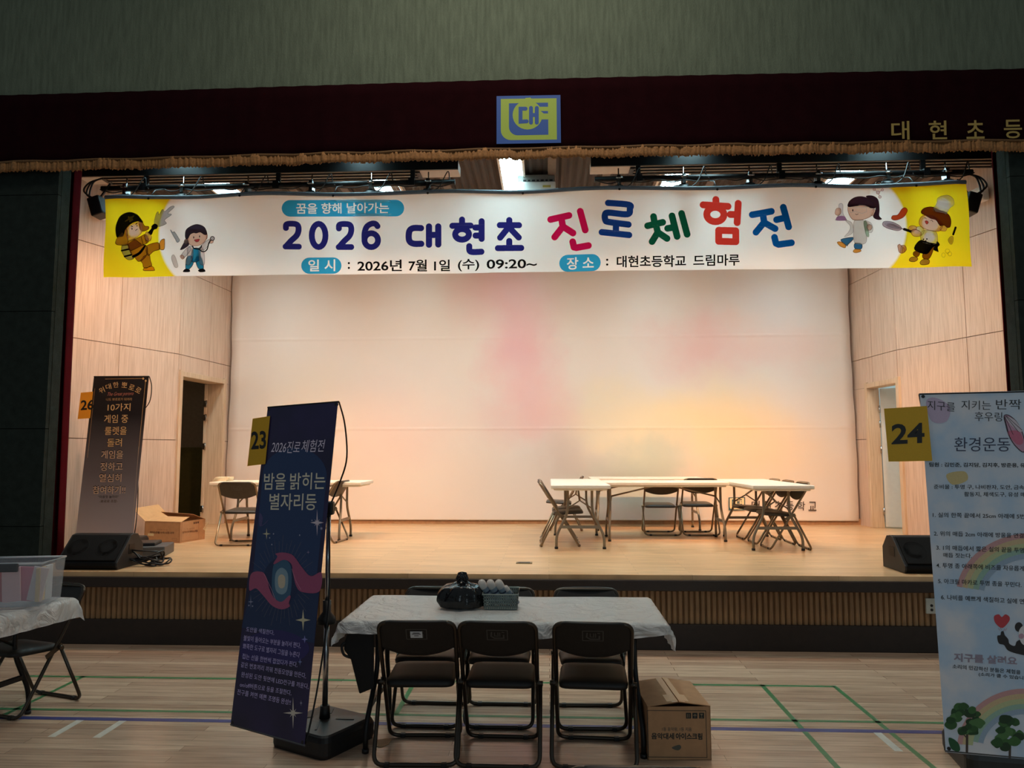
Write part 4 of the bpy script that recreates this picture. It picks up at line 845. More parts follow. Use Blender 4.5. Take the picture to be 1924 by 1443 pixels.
# ================================================================== FOLDING CHAIRS
def chair_parts(root, M_TUBE=M_TUBE, M_SEAT=M_SEAT):
    w = 0.205; m = MB()
    path = fillet([(-w, 0.20, 0.012), (w, 0.20, 0.012), (w, -0.225, 0.745), (-w, -0.225, 0.745)], 0.055, True, 6)
    m.tube([tuple(q) for q in path], 0.0115, 8, True); bf_ = m.build('back_frame', M_TUBE, root)
    m = MB(); wr = 0.222; path = fillet([(wr, -0.045, 0.385), (wr, -0.215, 0.012), (-wr, -0.215, 0.012), (-wr, -0.045, 0.385)], 0.055, False, 6)
    m.tube([tuple(q) for q in path], 0.0115, 8); rf_ = m.build('rear_leg_frame', M_TUBE, root)
    def line_y(z): return -0.225 + (0.745 - z) * (0.425 / 0.733)
    # backrest: rounded top corners, arched lower edge, slightly dished
    def bk(u, v):
        x = -0.2 + 0.4 * u; t = abs(2 * u - 1); zt = 0.756 - 0.05 * max(0, (t - 0.72) / 0.28) ** 2.2; zb = 0.60 - 0.048 * (1 - t ** 2.2)
        z = zb + (zt - zb) * v; return Vector((x, line_y(z) + 0.004 - 0.022 * (1 - t * t), z))
    m = MB(); m.grid(bk, 20, 8); m.recalc = True; o = bk_ = m.build('backrest', M_SEAT, root); s_ = o.modifiers.new('solid', 'SOLIDIFY'); s_.thickness = 0.016; s_.offset = 0
    b = o.modifiers.new('bevel', 'BEVEL'); b.width = 0.004; b.segments = 2
    # seat
    poly = fillet([(-0.19, -0.085, 0), (0.19, -0.085, 0), (0.185, 0.25, 0), (-0.185, 0.25, 0)], 0.06, True, 5)
    def st(p, dz): return Vector((p.x, p.y, 0.382 + 0.06 * (p.y + 0.085) + dz))
    m = MB(); k = len(poly); c = Vector((0, 0.083, 0)); rings = []
    for sc, dz in ((0.0, 0.024), (0.5, 0.024), (0.85, 0.022), (0.96, 0.014), (1.0, 0.0), (0.99, -0.016), (0.9, -0.018), (0.0, -0.018)): rings.append([st(c + (q - c) * sc, dz) for q in poly])
    m.add([v for rg in rings for v in rg], [(i * k + q, i * k + (q + 1) % k, (i + 1) * k + (q + 1) % k, (i + 1) * k + q) for i in range(len(rings) - 1) for q in range(k)], 0, True)
    m.build('seat', M_SEAT, root)
    for s in (-1, 1):
        m = MB(); m.bar((s * 0.214, -0.06, 0.40), (s * 0.214, 0.05, 0.345), 0.006, 0.03); m.cyl((s * 0.2, -0.045, 0.385), (s * 0.236, -0.045, 0.385), 0.014, n=10); m.build('hinge_bracket', M_TUBE, root)
        for y, w_ in ((-0.215, 0.15), (0.20, 0.13)):
            m = MB(); m.box((s * w_, y, 0.012), (0.03, 0.03, 0.022)); m.build('rubber_foot', M_BLACKP, rf_ if y < 0 else bf_, bevel=0.004)
    # crest printed on the back of the backrest
    n = Vector((0, -0.733, -0.425)).normalized(); up = Vector((0, -0.425, 0.733)).normalized()
    class L:
        def at(s, p_, layer): 
            x = p_[0]; q = Vector((x, line_y(0.685) + 0.004 - 0.022 * (1 - (x / 0.2) ** 2), 0.685)) + up * p_[1]; return q + n * (0.0095 + layer * 0.0004)
    p = Print(L(), print_mat); g, k_ = '4a4844', 0.0009
    def rect(x0, y0, x1, y1, w_, c): p.stroke([(x0, y0), (x1, y0), (x1, y1), (x0, y1)], w_, c, 0, closed=True, caps=False)
    rect(-0.054, -0.033, 0.054, 0.033, 0.005, g); p.stroke([(-0.03, 0.018), (-0.033, -0.008), (-0.015, -0.021), (0.034, -0.021), (0.034, 0.0)], 0.008, g, 0)
    p.stroke([(-0.014, 0.016), (-0.014, -0.006), (-0.002, -0.006)], 0.005, g, 0); p.stroke([(0.004, 0.017), (0.004, -0.009)], 0.005, g, 0); p.stroke([(0.014, 0.017), (0.014, -0.009)], 0.005, g, 0); p.stroke([(0.026, 0.02), (0.036, 0.018)], 0.006, g, 0)
    p.build('school_crest', bk_)
    return p
def make_chair():
    r = thing('folding_chair', 'black folding chair', 'chair', (0, 0, 0)); chair_parts(r); return r
CH0 = make_chair(); _used = [0]
M_TUBE_LIT = mat('lit_bronze_chair_tube', '8c7a62', 0.3, metal=0.8, noise=0.05); M_SEAT_LIT = mat('lit_chair_vinyl', '3b342c', 0.45, noise=0.15, nscale=30, bump=0.1, bscale=250)  # lit copies of the chair materials: warm stage light put into the colour
CH1 = thing('folding_chair', 'stage chair', 'chair'); chair_parts(CH1, M_TUBE_LIT, M_SEAT_LIT); _used1 = [0]
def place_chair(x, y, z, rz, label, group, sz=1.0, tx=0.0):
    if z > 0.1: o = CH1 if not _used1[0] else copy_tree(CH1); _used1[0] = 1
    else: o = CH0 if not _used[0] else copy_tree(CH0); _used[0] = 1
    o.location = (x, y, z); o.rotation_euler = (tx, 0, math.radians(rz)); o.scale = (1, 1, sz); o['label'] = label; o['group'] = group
    return o
SCZ = 0.93
G1 = 'black folding chairs round the front white-clothed table'
xs = [atY(777, 1200, 4.0).x, atY(935, 1200, 4.02).x, atY(1119, 1200, 4.0).x]
c1 = place_chair(xs[0], 4.26, 0, 2, 'black folding chair with a white label on its back, left in the front row', G1)
place_chair(xs[1], 4.26, 0, -1, 'black folding chair in the middle of the front row, below the basket on the table', G1)
place_chair(xs[2], 4.26, 0, -3, 'black folding chair at the right of the front row, beside the taped cardboard box', G1)
for px, nm in ((822, 'behind the black plastic bag'), (945, 'behind the grey basket'), (1102, 'at its bare right end')):
    place_chair(atY(px, 1110, 5.05).x, 4.80, 0, 180 + (px - 950) * 0.01, 'black folding chair on the far side of the clothed table, ' + nm, G1)
place_chair(atY(1198, 1440, 2.3).x, 2.455, 0, 0, 'nearest black folding chair, only the top of its back showing at the bottom edge', G1)
place_chair(-3.40, 4.86, 0, 162, 'black folding chair behind the plastic-covered table at the far left', 'chair at the left display table')
# sticker on first chair
m = MB(); n = Vector((0, -0.733, -0.425)).normalized(); q = Vector((0, -0.225 + (0.745 - 0.686) * 0.58 + 0.004 - 0.022, 0.686)) + n * 0.0125; upv = Vector((0, -0.425, 0.733)).normalized()
m.prism([q + Vector((-0.032, 0, 0)) - upv * 0.022, q + Vector((0.032, 0, 0)) - upv * 0.022, q + Vector((0.032, 0, 0)) + upv * 0.022, q + Vector((-0.032, 0, 0)) + upv * 0.022], (0, 0, 0), n * 0.0006)
for k, (w_, dz) in enumerate(((0.018, 0.012), (0.024, 0.004), (0.012, -0.008))):
    m.prism([q + n * 0.0007 + Vector((sx * w_, 0, 0)) + upv * (dz + sz_ * 0.0022) for sx, sz_ in ((-1, -1), (1, -1), (1, 1), (-1, 1))], (0, 0, 0), n * 0.0003, 1)
lab = m.build('name_label', [mat('white_label', 'cfd6dc', 0.5, noise=0.03), M_BLACKP]); lab.parent = c1; lab['label'] = 'white paper label stuck over the crest'
G2 = 'folding chairs on the stage'
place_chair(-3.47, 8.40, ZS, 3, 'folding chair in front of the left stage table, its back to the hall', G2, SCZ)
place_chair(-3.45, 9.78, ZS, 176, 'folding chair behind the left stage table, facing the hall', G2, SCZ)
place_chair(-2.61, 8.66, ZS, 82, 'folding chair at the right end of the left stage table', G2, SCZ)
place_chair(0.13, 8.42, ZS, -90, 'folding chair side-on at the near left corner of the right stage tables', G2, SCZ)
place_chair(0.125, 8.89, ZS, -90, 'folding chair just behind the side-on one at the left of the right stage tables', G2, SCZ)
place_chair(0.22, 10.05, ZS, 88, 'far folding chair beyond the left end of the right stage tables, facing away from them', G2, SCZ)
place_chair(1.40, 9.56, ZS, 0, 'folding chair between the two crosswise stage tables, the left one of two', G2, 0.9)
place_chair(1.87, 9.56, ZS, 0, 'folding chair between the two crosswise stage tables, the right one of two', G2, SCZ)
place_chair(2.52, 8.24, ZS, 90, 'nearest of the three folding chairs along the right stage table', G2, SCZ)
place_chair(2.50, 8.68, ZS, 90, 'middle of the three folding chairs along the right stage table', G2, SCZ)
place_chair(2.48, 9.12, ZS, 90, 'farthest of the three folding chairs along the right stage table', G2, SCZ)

# ================================================================== FOLDING TABLES
M_TTOP = mat('white_blow_moulded_plastic', 'eee8da', 0.45, noise=0.03, nscale=30)
M_TLEG = mat('table_leg_grey', '8b8272', 0.35, metal=0.5, noise=0.06)
def folding_table(label, group, x, y, z0, L, Wd, h, rz=0.0, inset=0.28, M_TLEG=M_TLEG):
    r = thing('folding_table', label, 'table', (x, y, z0), group)
    P = lambda a, b, c: Vector((x + a, y + b, z0 + c))
    m = MB(); m.box(P(0, 0, h - 0.02), (L, Wd, 0.04)); m.box(P(0, 0, h - 0.048), (L - 0.06, Wd - 0.06, 0.02)); m.build('tabletop', M_TTOP, r, bevel=0.012, seg=3)
    t = 0.13; f = Wd / 2 - 0.055
    for s in (-1, 1):
        xx = s * (L / 2 - inset)
        for q in (-1, 1):
            m = MB(); m.tube([tuple(v) for v in fillet([P(xx, q * t, h - 0.05), P(xx, q * t, h * 0.55), P(xx + s * 0.02, q * f, 0.14), P(xx + s * 0.02, q * f, 0.0)], 0.08)], 0.0145, 8); lg_ = m.build('leg', M_TLEG, r)
            m = MB(); m.cyl(P(xx + s * 0.02, q * f, 0.0), P(xx + s * 0.02, q * f, 0.022), 0.019, n=10); m.build('foot_cap', M_BLACKP, lg_)
        g = t + (f - t) * 0.62; m = MB(); m.bar(P(xx + s * .012, -g, h * 0.55 - (h * .55 - .14) * .62), P(xx + s * .012, g, h * 0.55 - (h * .55 - .14) * .62), 0.022, 0.03); m.build('crossbar', M_TLEG, r)
        m = MB(); m.tube([P(xx, -t, h * 0.62), P(xx - s * 0.03, 0, h * 0.74), P(xx, t, h * 0.62)], 0.009, 6); m.tube([P(xx - s * 0.03, 0, h * 0.74), P(xx - s * (L / 2 - inset) * 0.86, 0, h - 0.055)], 0.011, 6); m.build('brace', M_TLEG, r)
    r.rotation_euler = (0, 0, rz)
    return r
G3 = 'white folding tables on the stage'; HT = 0.685
folding_table('white folding table on the left half of the stage', G3, -3.07, 8.92, ZS, 1.8, 0.62, HT)
folding_table('white folding table standing lengthwise at the left of the right-hand group', G3, 0.335, 8.72, ZS, 1.8, 0.62, HT, PI / 2)
folding_table('white folding table standing crosswise in the middle of the right-hand group', G3, 1.36, 9.0, ZS, 1.42, 0.6, HT - 0.005, 0, 0.07)
folding_table('farthest white folding table, crosswise near the backdrop', G3, 1.30, 10.15, ZS, 1.5, 0.6, HT, 0, 0.11)
folding_table('white folding table standing lengthwise at the right of the right-hand group', G3, 2.39, 8.66, ZS, 1.8, 0.62, HT, PI / 2)
# things on the left stage table
P0 = atY(419, 906, 8.95); r = thing('paper_stack', 'small stack of printed paper on the left stage table', 'paper', (P0.x, 8.95, ZS + HT))
for i in range(4):
    m = MB(); m.box((P0.x + 0.006 * i, 8.95, ZS + HT + 0.006 + 0.012 * i), (0.17, 0.2, 0.011), Matrix.Rotation(0.05 * i, 3, 'Z')); m.build('booklet', mat('cream_paper', 'e6dcc0', 0.7, noise=0.06, nscale=40), r)

# front table
TX, TY, TH = -0.255, 4.53, 0.715
FT = folding_table('folding table under a white plastic cloth in front of the stage', None, TX, TY, 0, 1.78, 0.73, TH, 0.0, 0.15, M_BLACK)
M_CLOTH = bpy.data.materials.new('thin_plastic_cloth'); M_CLOTH.use_nodes = True
nt = M_CLOTH.node_tree; N = nt.nodes; L_ = nt.links; pb = N['Principled BSDF']; pb.inputs['Base Color'].default_value = (*lin('f0f0f0'), 1); pb.inputs['Roughness'].default_value = 0.32
tl = N.new('ShaderNodeBsdfTranslucent'); tl.inputs[0].default_value = (*lin('dcdfe2'), 1); ms = N.new('ShaderNodeMixShader'); ms.inputs[0].default_value = 0.35
L_.new(pb.outputs[0], ms.inputs[1]); L_.new(tl.outputs[0], ms.inputs[2]); L_.new(ms.outputs[0], N['Material Output'].inputs[0])
tc = N.new('ShaderNodeTexCoord'); no = N.new('ShaderNodeTexNoise'); no.inputs['Scale'].default_value = 6; no.inputs['Detail'].default_value = 5; no.inputs['Distortion'].default_value = 2.2; L_.new(tc.outputs['Object'], no.inputs['Vector'])
bp = N.new('ShaderNodeBump'); bp.inputs['Strength'].default_value = 1.0; bp.inputs['Distance'].default_value = 0.06; L_.new(no.outputs[0], bp.inputs['Height']); L_.new(bp.outputs[0], pb.inputs['Normal'])
def cloth(name, label, cx, cy, h, hx, hy, ox, oy, rz=0.0, seed=0, nu=90, nv=50):
    """thin sheet over a table top of half size hx, hy; ox=(left,right), oy=(near,far) overhangs"""
    rnd = random.Random(seed); ph = [rnd.uniform(0, 6) for _ in range(6)]
    c, s = math.cos(rz), math.sin(rz)
    def f(u, v):
        a = -hx - ox[0] + u * (2 * hx + ox[0] + ox[1]); b = -hy - oy[0] + v * (2 * hy + oy[0] + oy[1])
        wob = 1 + 0.35 * math.sin(a * 9 + ph[0]) * 0.5 + 0.25 * math.sin(a * 4 + ph[1])
        ea = max(0, abs(a) - hx); eb = max(0, abs(b) - hy) * (wob if abs(b) > hy else 1)
        x = math.copysign(min(abs(a), hx + 0.006 + 0.10 * ea), a); y = math.copysign(min(abs(b), hy + 0.006 + 0.12 * eb), b)
        drop = math.hypot(ea, eb) if (ea > 0 and eb > 0) else ea + eb
        ex = ey = 0
        if ea > 0 and eb > 0: x += math.copysign(0.35 * min(ea, eb), a); y += math.copysign(0.1 * min(ea, eb), b)
        z = h + 0.004 - drop
        if drop <= 0: z += 0.003 * (1 + math.sin(a * 7 + b * 11 + ph[2]) * math.sin(a * 3 - b * 8 + ph[3])) 
        else:
            wv = 0.010 * math.sin((a + b) * 26 + ph[4]) * min(1, drop / 0.06)
            if ea > eb: x += math.copysign(abs(wv) + 0.004, a)
            else: y += math.copysign(abs(wv) + 0.004, b)
        return Vector((cx + x * c - y * s, cy + x * s + y * c, z))
    m = MB(); m.grid(f, nu, nv); m.recalc = False; o = m.build(name, M_CLOTH); o.location = (0, 0, 0)
    return tag(o, label, 'tablecloth')
cloth('tablecloth', 'thin white plastic tablecloth over the front table', TX, TY, TH, 0.892, 0.367, (0.12, 0.14), (0.065, 0.08), seed=4, nu=110, nv=60)

# black bag with a tied top
P0 = atZ(869, 1143, TH); bx, by, bz = P0.x, 4.52, TH + 0.012
def bagf(u, v):
    th = u * 2 * PI; prof = [(0.02, 0.0), (0.125, 0.004), (0.14, 0.045), (0.132, 0.09), (0.105, 0.122), (0.05, 0.135), (0.026, 0.147), (0.034, 0.172), (0.026, 0.192), (0.0, 0.198)]
    t = v * (len(prof) - 1); i = min(len(prof) - 2, int(t)); fr = t - i; rr_ = prof[i][0] * (1 - fr) + prof[i + 1][0] * fr; z = prof[i][1] * (1 - fr) + prof[i + 1][1] * fr
    k = 1 + (0.07 * math.sin(th * 7 + 3 * v) + 0.05 * math.sin(th * 11 - 5 * v + 1) + 0.09 * math.sin(th * 2 + 1)) * min(1, v * 4)
    return Vector((bx + rr_ * k * math.cos(th), by + 0.75 * rr_ * k * math.sin(th), bz + z * (1 + 0.05 * math.sin(th * 3))))
m = MB(); m.grid(bagf, 64, 40, wrapu=True); bg_ = m.build('plastic_bag', mat('black_plastic_film', '0b0b0d', 0.22, noise=0.1, bump=0.6, bscale=25)); bg_.location = (0, 0, 0)
tag(bg_, 'black plastic bag with a knotted top on the front table', 'bag')
# basket
P1, P2 = atY(911, 1146, 4.44), atY(969, 1146, 4.44); kx, kw, ky, kd, kh = (P1.x + P2.x) / 2, P2.x - P1.x + 0.012, 4.53, 0.15, 0.088; kz = TH + 0.012
r = thing('plastic_basket', 'grey-green perforated plastic basket on the front table', 'basket', (kx, ky, kz)); M_BASK = mat('grey_green_plastic', '74807c', 0.5, noise=0.05)
def lattice(m, o, du, dv, nu, nv, th, nn):
    o = Vector(o); du = Vector(du); dv = Vector(dv); nn = Vector(nn)
    def q(a0, a1, b0, b1):
        m.prism([o + du * a0 + dv * b0, o + du * a1 + dv * b0, o + du * a1 + dv * b1, o + du * a0 + dv * b1], (0, 0, 0), nn * th)
    for i in range(nu + 1): a = i / nu; e = 0.26 / nu; q(max(0, a - e), min(1, a + e), 0, 1)
    for j in range(nv + 1): b = j / nv; e = 0.26 / nv; q(0, 1, max(0, b - e), min(1, b + e))
m = MB(); m.welded = False
lattice(m, (kx - kw / 2, ky - kd / 2, kz), (kw, 0, 0), (0, -0.008, kh), 15, 5, 0.002, (0, 1, 0)); lattice(m, (kx - kw / 2, ky + kd / 2, kz), (kw, 0, 0), (0, 0.008, kh + 0.012), 15, 5, 0.002, (0, -1, 0))
lattice(m, (kx - kw / 2, ky - kd / 2, kz), (0, kd, 0), (-0.008, 0, kh), 10, 5, 0.002, (1, 0, 0)); lattice(m, (kx + kw / 2, ky - kd / 2, kz), (0, kd, 0), (0.008, 0, kh), 10, 5, 0.002, (-1, 0, 0))
m.build('basket_wall', M_BASK, r); m = MB(); m.box((kx, ky, kz + 0.002), (kw, kd, 0.004)); m.build('basket_bottom', M_BASK, r)
m = MB(); a, b = kw / 2 + 0.009, kd / 2 + 0.009; m.tube([(kx - a, ky - b, kz + kh), (kx + a, ky - b, kz + kh), (kx + a, ky + b, kz + kh + .012), (kx - a, ky + b, kz + kh + .012)], 0.0045, 6, True); m.build('rim', M_BASK, r)
def glass(name, col, rough=0.05, alpha=0.35):
    if name in MATS: return MATS[name]
    m = bpy.data.materials.new(name); m.use_nodes = True; MATS[name] = m; nt = m.node_tree; N = nt.nodes; L = nt.links; b = N['Principled BSDF']
    b.inputs['Base Color'].default_value = (*col, 1); b.inputs['Roughness'].default_value = rough; t = N.new('ShaderNodeBsdfTransparent'); ms = N.new('ShaderNodeMixShader'); ms.inputs[0].default_value = alpha
    t.inputs[0].default_value = (*[0.6 + 0.4 * c for c in col], 1); L.new(t.outputs[0], ms.inputs[1]); L.new(b.outputs[0], ms.inputs[2]); L.new(ms.outputs[0], N['Material Output'].inputs[0]); return m
M_CLEAR = glass('clear_plastic', (0.97, 0.9, 0.84), 0.2, 0.62)
for i, (px, hh, rad) in enumerate(((902, 0.20, 0.024), (918, 0.20, 0.024), (934, 0.20, 0.024), (948, 0.165, 0.016))):
    top = atY(px, 1090 if i < 3 else 1101, 4.50 + 0.01 * i); base = Vector((top.x + 0.075, 4.56 + 0.006 * i, kz + 0.014)); d = (top - base).normalized(); Lb = (top - base).length; rot = d.to_track_quat('Z', 'Y').to_matrix()
    r = thing('plastic_bottle', ['clear domed bottle leaning in the basket, leftmost of four', 'clear domed bottle leaning in the basket, second of four', 'clear domed bottle leaning in the basket, tallest and third of four', 'narrow clear bottle leaning in the basket, rightmost of four'][i], 'bottle', tuple(base), 'clear bottles in the basket')
    m = MB(); m.lathe([(0, 0), (rad * 0.9, 0.0), (rad, 0.006), (rad, Lb - rad * 2.2)], base, 18, M=rot); m.build('body', mat('blue_grey_bottle', '7e8e9c', 0.3, noise=0.05), r)
    m = MB(); m.lathe([(rad, Lb - rad * 2.2)] + [(rad * math.cos(t * PI / 16), Lb - rad * 1.0 + rad * math.sin(t * PI / 16)) for t in range(0, 9)], base, 18, M=rot); m.build('dome_cap', M_CLEAR, r)
    m = MB(); m.lathe([(rad * 1.03, Lb * 0.5), (rad * 1.03, Lb * 0.56)], base, 18, M=rot); m.build('band', mat('navy_band', '26304c', 0.4, noise=0.05), r)
# black apron-like bag hanging from the left end of the front table
def pxz(px, py, Y): P = atY(px, py, Y); return (P.x, P.z)
poly = [pxz(*q, 4.175) for q in ((660, 1177), (702, 1177), (702, 1294), (675, 1305), (659, 1240), (646, 1222), (648, 1205), (655, 1190))]
r = thing('cloth_bag', 'black cloth bag hanging at the left end of the front table', 'bag', (poly[0][0], 4.3, 0.35))
m = MB(); k = len(poly); m.prism([(a, 4.175, min(b, TH - 0.055)) for a, b in poly], (0, 0, 0), (-0.01, 0.055, 0.01)); m.build('bag_body', mat('black_canvas', '0c0c0d', 0.8, noise=0.15, bump=0.2, bscale=200), r, bevel=0.008)
a = atY(653, 1212, 4.18); m = MB(); m.tube([tuple(v) for v in catmull([(a.x + .01, 4.19, a.z + .02), (a.x - .03, 4.18, a.z), (a.x - .02, 4.18, a.z - .05), (a.x + .02, 4.19, a.z - .07)], False, 6)], 0.008, 6); m.build('strap', M_BLACKP, r)

# ================================================================== CARTONS
def tape_print(surf): return Print(surf)
def box_surf(O, n): return Surf(O, n)
# taped carton beside the front table
A_, B_ = atZ(1218, 1429, 0), atZ(1337, 1428, 0); cw = (B_ - A_).length; ang = math.atan2(B_.y - A_.y, B_.x - A_.x); ch = atY(1215, 1328, A_.y).z; cdp = 0.43
r = thing('cardboard_carton', 'closed cardboard box with taped lid on the floor right of the front chairs', 'box', (A_.x, A_.y, 0))
ux = Vector((math.cos(ang), math.sin(ang), 0)); uy = Vector((-ux.y, ux.x, 0)); Q = lambda a, b, c: A_ + ux * a + uy * b + Vector((0, 0, c))
m = MB(); R_ = Matrix((ux, uy, Vector((0, 0, 1)))).transposed(); t = 0.004
m.box(Q(cw / 2, t / 2, ch / 2), (cw, t, ch), R_); m.box(Q(cw / 2, cdp - t / 2, ch / 2), (cw, t, ch), R_); m.box(Q(t / 2, cdp / 2, ch / 2), (t, cdp, ch), R_); m.box(Q(cw - t / 2, cdp / 2, ch / 2), (t, cdp, ch), R_); m.box(Q(cw / 2, cdp / 2, t / 2), (cw, cdp, t), R_)
m.build('carton_body', M_CARD, r)
for s, nm in ((0, 'left'), (1, 'right')):
    m = MB(); a0 = 0.0 if s == 0 else cw; a1 = cw / 2 - 0.002 if s == 0 else cw / 2 + 0.002
    m.prism([Q(a0, -0.002, ch), Q(a1, -0.002, ch + 0.022), Q(a1, cdp, ch + 0.022), Q(a0, cdp, ch)], (0, 0, 0), (0, 0, 0.004)); m.build('lid_flap', M_CARD, r)
    m = MB(); e0 = cw / 2 - 0.003 - (0.03 if s == 0 else -0.036); sl = 0.022 / (cw / 2)
    x0_, x1_ = (cw / 2 - 0.036, cw / 2 - 0.003) if s == 0 else (cw / 2 + 0.003, cw / 2 + 0.036); zz = lambda x: ch + 0.0046 + sl * (x if x < cw / 2 else cw - x)
    m.prism([Q(x0_, 0.0, zz(x0_)), Q(x1_, 0.0, zz(x1_)), Q(x1_, cdp, zz(x1_)), Q(x0_, cdp, zz(x0_))], (0, 0, 0), (0, 0, 0.0006))
    x0_, x1_ = (cw / 2 - 0.06, cw / 2 - 0.003) if s == 0 else (cw / 2 + 0.003, cw / 2 + 0.06)
    m.prism([Q(x0_, 0.02, zz(x0_) + .0006), Q(x1_, 0.02, zz(x1_) + .0006), Q(x1_, 0.13, zz(x1_) + .0006), Q(x0_, 0.13, zz(x0_) + .0006)], (0, 0, 0), (0, 0, 0.0006)); m.build('tape', M_TAPE, r)
sf = Surf(A_, -uy); p = Print(sf); Tb = lambda x, y: (1195 + x / 8.02, 1260 + y / 8.02); DK = '1d2422'
p.stroke([Tb(*q) for q in ((168, 600), (1050, 605), (1070, 1310), (185, 1300))], 1.1, DK, 0, closed=True, caps=False)
for x in (792, 888, 988):
    p.poly([(x - 40, 635), (x + 38, 635), (x + 38, 722), (x - 38, 722)], DK, 0, Tb)
for x in (775, 800): p.stroke([Tb(x, 705), Tb(x, 655)], 1.2, '8a7358', 1)
p.stroke([Tb(888, 660), Tb(888, 705)], 1, '8a7358', 1); p.blob([(860, 680), (888, 655), (916, 680), (888, 676)], '8a7358', 1, Tb); p.poly([(965, 650), (1010, 650), (988, 685)], '8a7358', 1, Tb); p.stroke([Tb(988, 685), Tb(988, 708)], 0.8, '8a7358', 1); p.stroke([Tb(972, 708), Tb(1004, 708)], 0.8, '8a7358', 1)
p.text('음악대세', Tb(232, 1034), Tb(575, 1038), 98 / 8.02, DK, 0, 0.03, up=(0, -1)); p.text('아이스크림', Tb(597, 1038), Tb(1000, 1042), 100 / 8.02, DK, 0, 0.04, up=(0, -1)); p.text('1등 음악왕, 1등 지음', Tb(392, 912), Tb(838, 916), 60 / 8.02, '4a4a42', 0, 0.01, up=(0, -1))
p.blob([(540, 1160), (600, 1130), (660, 1120), (680, 1160), (640, 1200), (580, 1190)], '56564c', 0, Tb); p.build('box_print', r)
# open carton on the stage
A_, M_, B_ = atZ(271, 1018, ZS), atZ(338, 1020.5, ZS), atZ(374, 1015, ZS)
r = thing('cardboard_carton', 'open cardboard box with raised flap at the left of the stage', 'box', (M_.x, M_.y, ZS))
ux = (A_ - M_); w1 = ux.length; ux.normalize(); uy = (B_ - M_); uy = (uy - ux * uy.dot(ux)).normalized(); w2 = 0.42; chh = atY(338, 981, M_.y).z - ZS
Q2 = lambda a, b, c: Vector((M_.x, M_.y, ZS)) + ux * a + uy * b + Vector((0, 0, c))
R_ = Matrix((ux, uy, Vector((0, 0, 1)))).transposed(); m = MB(); t = 0.005
m.box(Q2(w1 / 2, 0, chh / 2), (w1, t, chh), R_); m.box(Q2(w1 / 2, w2, chh / 2), (w1, t, chh), R_); m.box(Q2(0, w2 / 2, chh / 2), (t, w2, chh), R_); m.box(Q2(w1, w2 / 2, chh / 2), (t, w2, chh), R_); m.box(Q2(w1 / 2, w2 / 2, t / 2), (w1, w2, t), R_); m.build('carton_body', M_CARD, r)
def flap(pts, mm=M_CARDIN):
    a, b, c, d = [Vector(q) for q in pts]; n = (b - a).cross(d - a).normalized() * 0.004; m = MB(); m.prism([a, b, c, d], n * -0.5, n * 0.5); m.build('lid_flap', mm, r)
flap([Q2(w1, 0, chh), Q2(w1, w2, chh), Q2(w1 + 0.19, w2, chh + 0.16), Q2(w1 + 0.19, 0, chh + 0.14)])
flap([Q2(0, 0.01, chh), Q2(w1, 0.01, chh), Q2(w1, 0.16, chh + 0.045), Q2(0, 0.14, chh + 0.045)])
flap([Q2(0, w2, chh), Q2(w1, w2, chh), Q2(w1 - .02, w2 - 0.19, chh + 0.09), Q2(0.02, w2 - 0.19, chh + 0.07)], M_CARD)
flap([Q2(0.006, 0.02, chh), Q2(0.006, w2 - .02, chh), Q2(0.10, w2 - .04, chh - 0.10), Q2(0.10, 0.04, chh - 0.10)])
m = MB(); m.prism([Q2(-0.01, w2 - 0.05, 0.12), Q2(-0.06, w2 - 0.03, 0.2), Q2(-0.04, w2 + 0.01, 0.21), Q2(-0.0, w2, 0.1)], (0, 0, 0), (0.004, 0, 0.002)); m.build('torn_tape', mat('cream_paper', 'e6dcc0', 0.7, noise=0.06, nscale=40), r)
fr = Surf(Q2(0, -0.003, 0), -uy); Tk = lambda x, y: (250 + x / 13.743, 950 + y / 13.743); p = Print(fr); BR_ = '5a3a26'
p.stroke([Tk(*q) for q in ((320, 430), (1195, 440), (1185, 940), (315, 900))], 0.5, '8a6040', 0, closed=True, caps=False)
p.text('아이스크림', Tk(435, 715), Tk(685, 728), 4.6, BR_, 0, 0.04, up=(0, -1)); p.text('수학·사회·과학', Tk(705, 728), Tk(1065, 735), 4.4, '6a4a34', 0, 0.015, up=(0, -1)); p.text('1등 암기왕, 1등 기념', Tk(620, 640), Tk(885, 642), 2.4, '8a5a3c', 0, 0.0, up=(0, -1))
p.poly([(385, 715), (540, 720), (535, 785), (380, 775)], 'd8c8a0', 1, Tk); p.stroke([Tk(*q) for q in ((1015, 845), (1135, 850), (1135, 900), (1010, 895))], 0.4, '8a6040', 0, closed=True, caps=False); p.build('front_print', r)
sd = Surf(Q2(-0.003, 0, 0), -ux); p = Print(sd)
p.stroke([Tk(*q) for q in ((1265, 430), (1700, 365), (1690, 860), (1240, 920))], 0.5, '8a6040', 0, closed=True, caps=False)
p.text('음악대세', Tk(1275, 730), Tk(1450, 705), 4.6, '6a4a34', 0, 0.01, up=(0, -1)); p.text('아이스크림', Tk(1465, 704), Tk(1665, 680), 4.6, BR_, 0, 0.04, up=(0, -1)); p.text('1등 음악왕', Tk(1370, 625), Tk(1590, 600), 2.4, '8a5a3c', 0, 0.0, up=(0, -1))
for x in (1580, 1630, 1680): p.poly([(x - 20, 425 - (x - 1580) * .15), (x + 18, 420 - (x - 1580) * .15), (x + 18, 470 - (x - 1580) * .15), (x - 20, 475 - (x - 1580) * .15)], BR_, 0, Tk)
p.build('side_print', r)

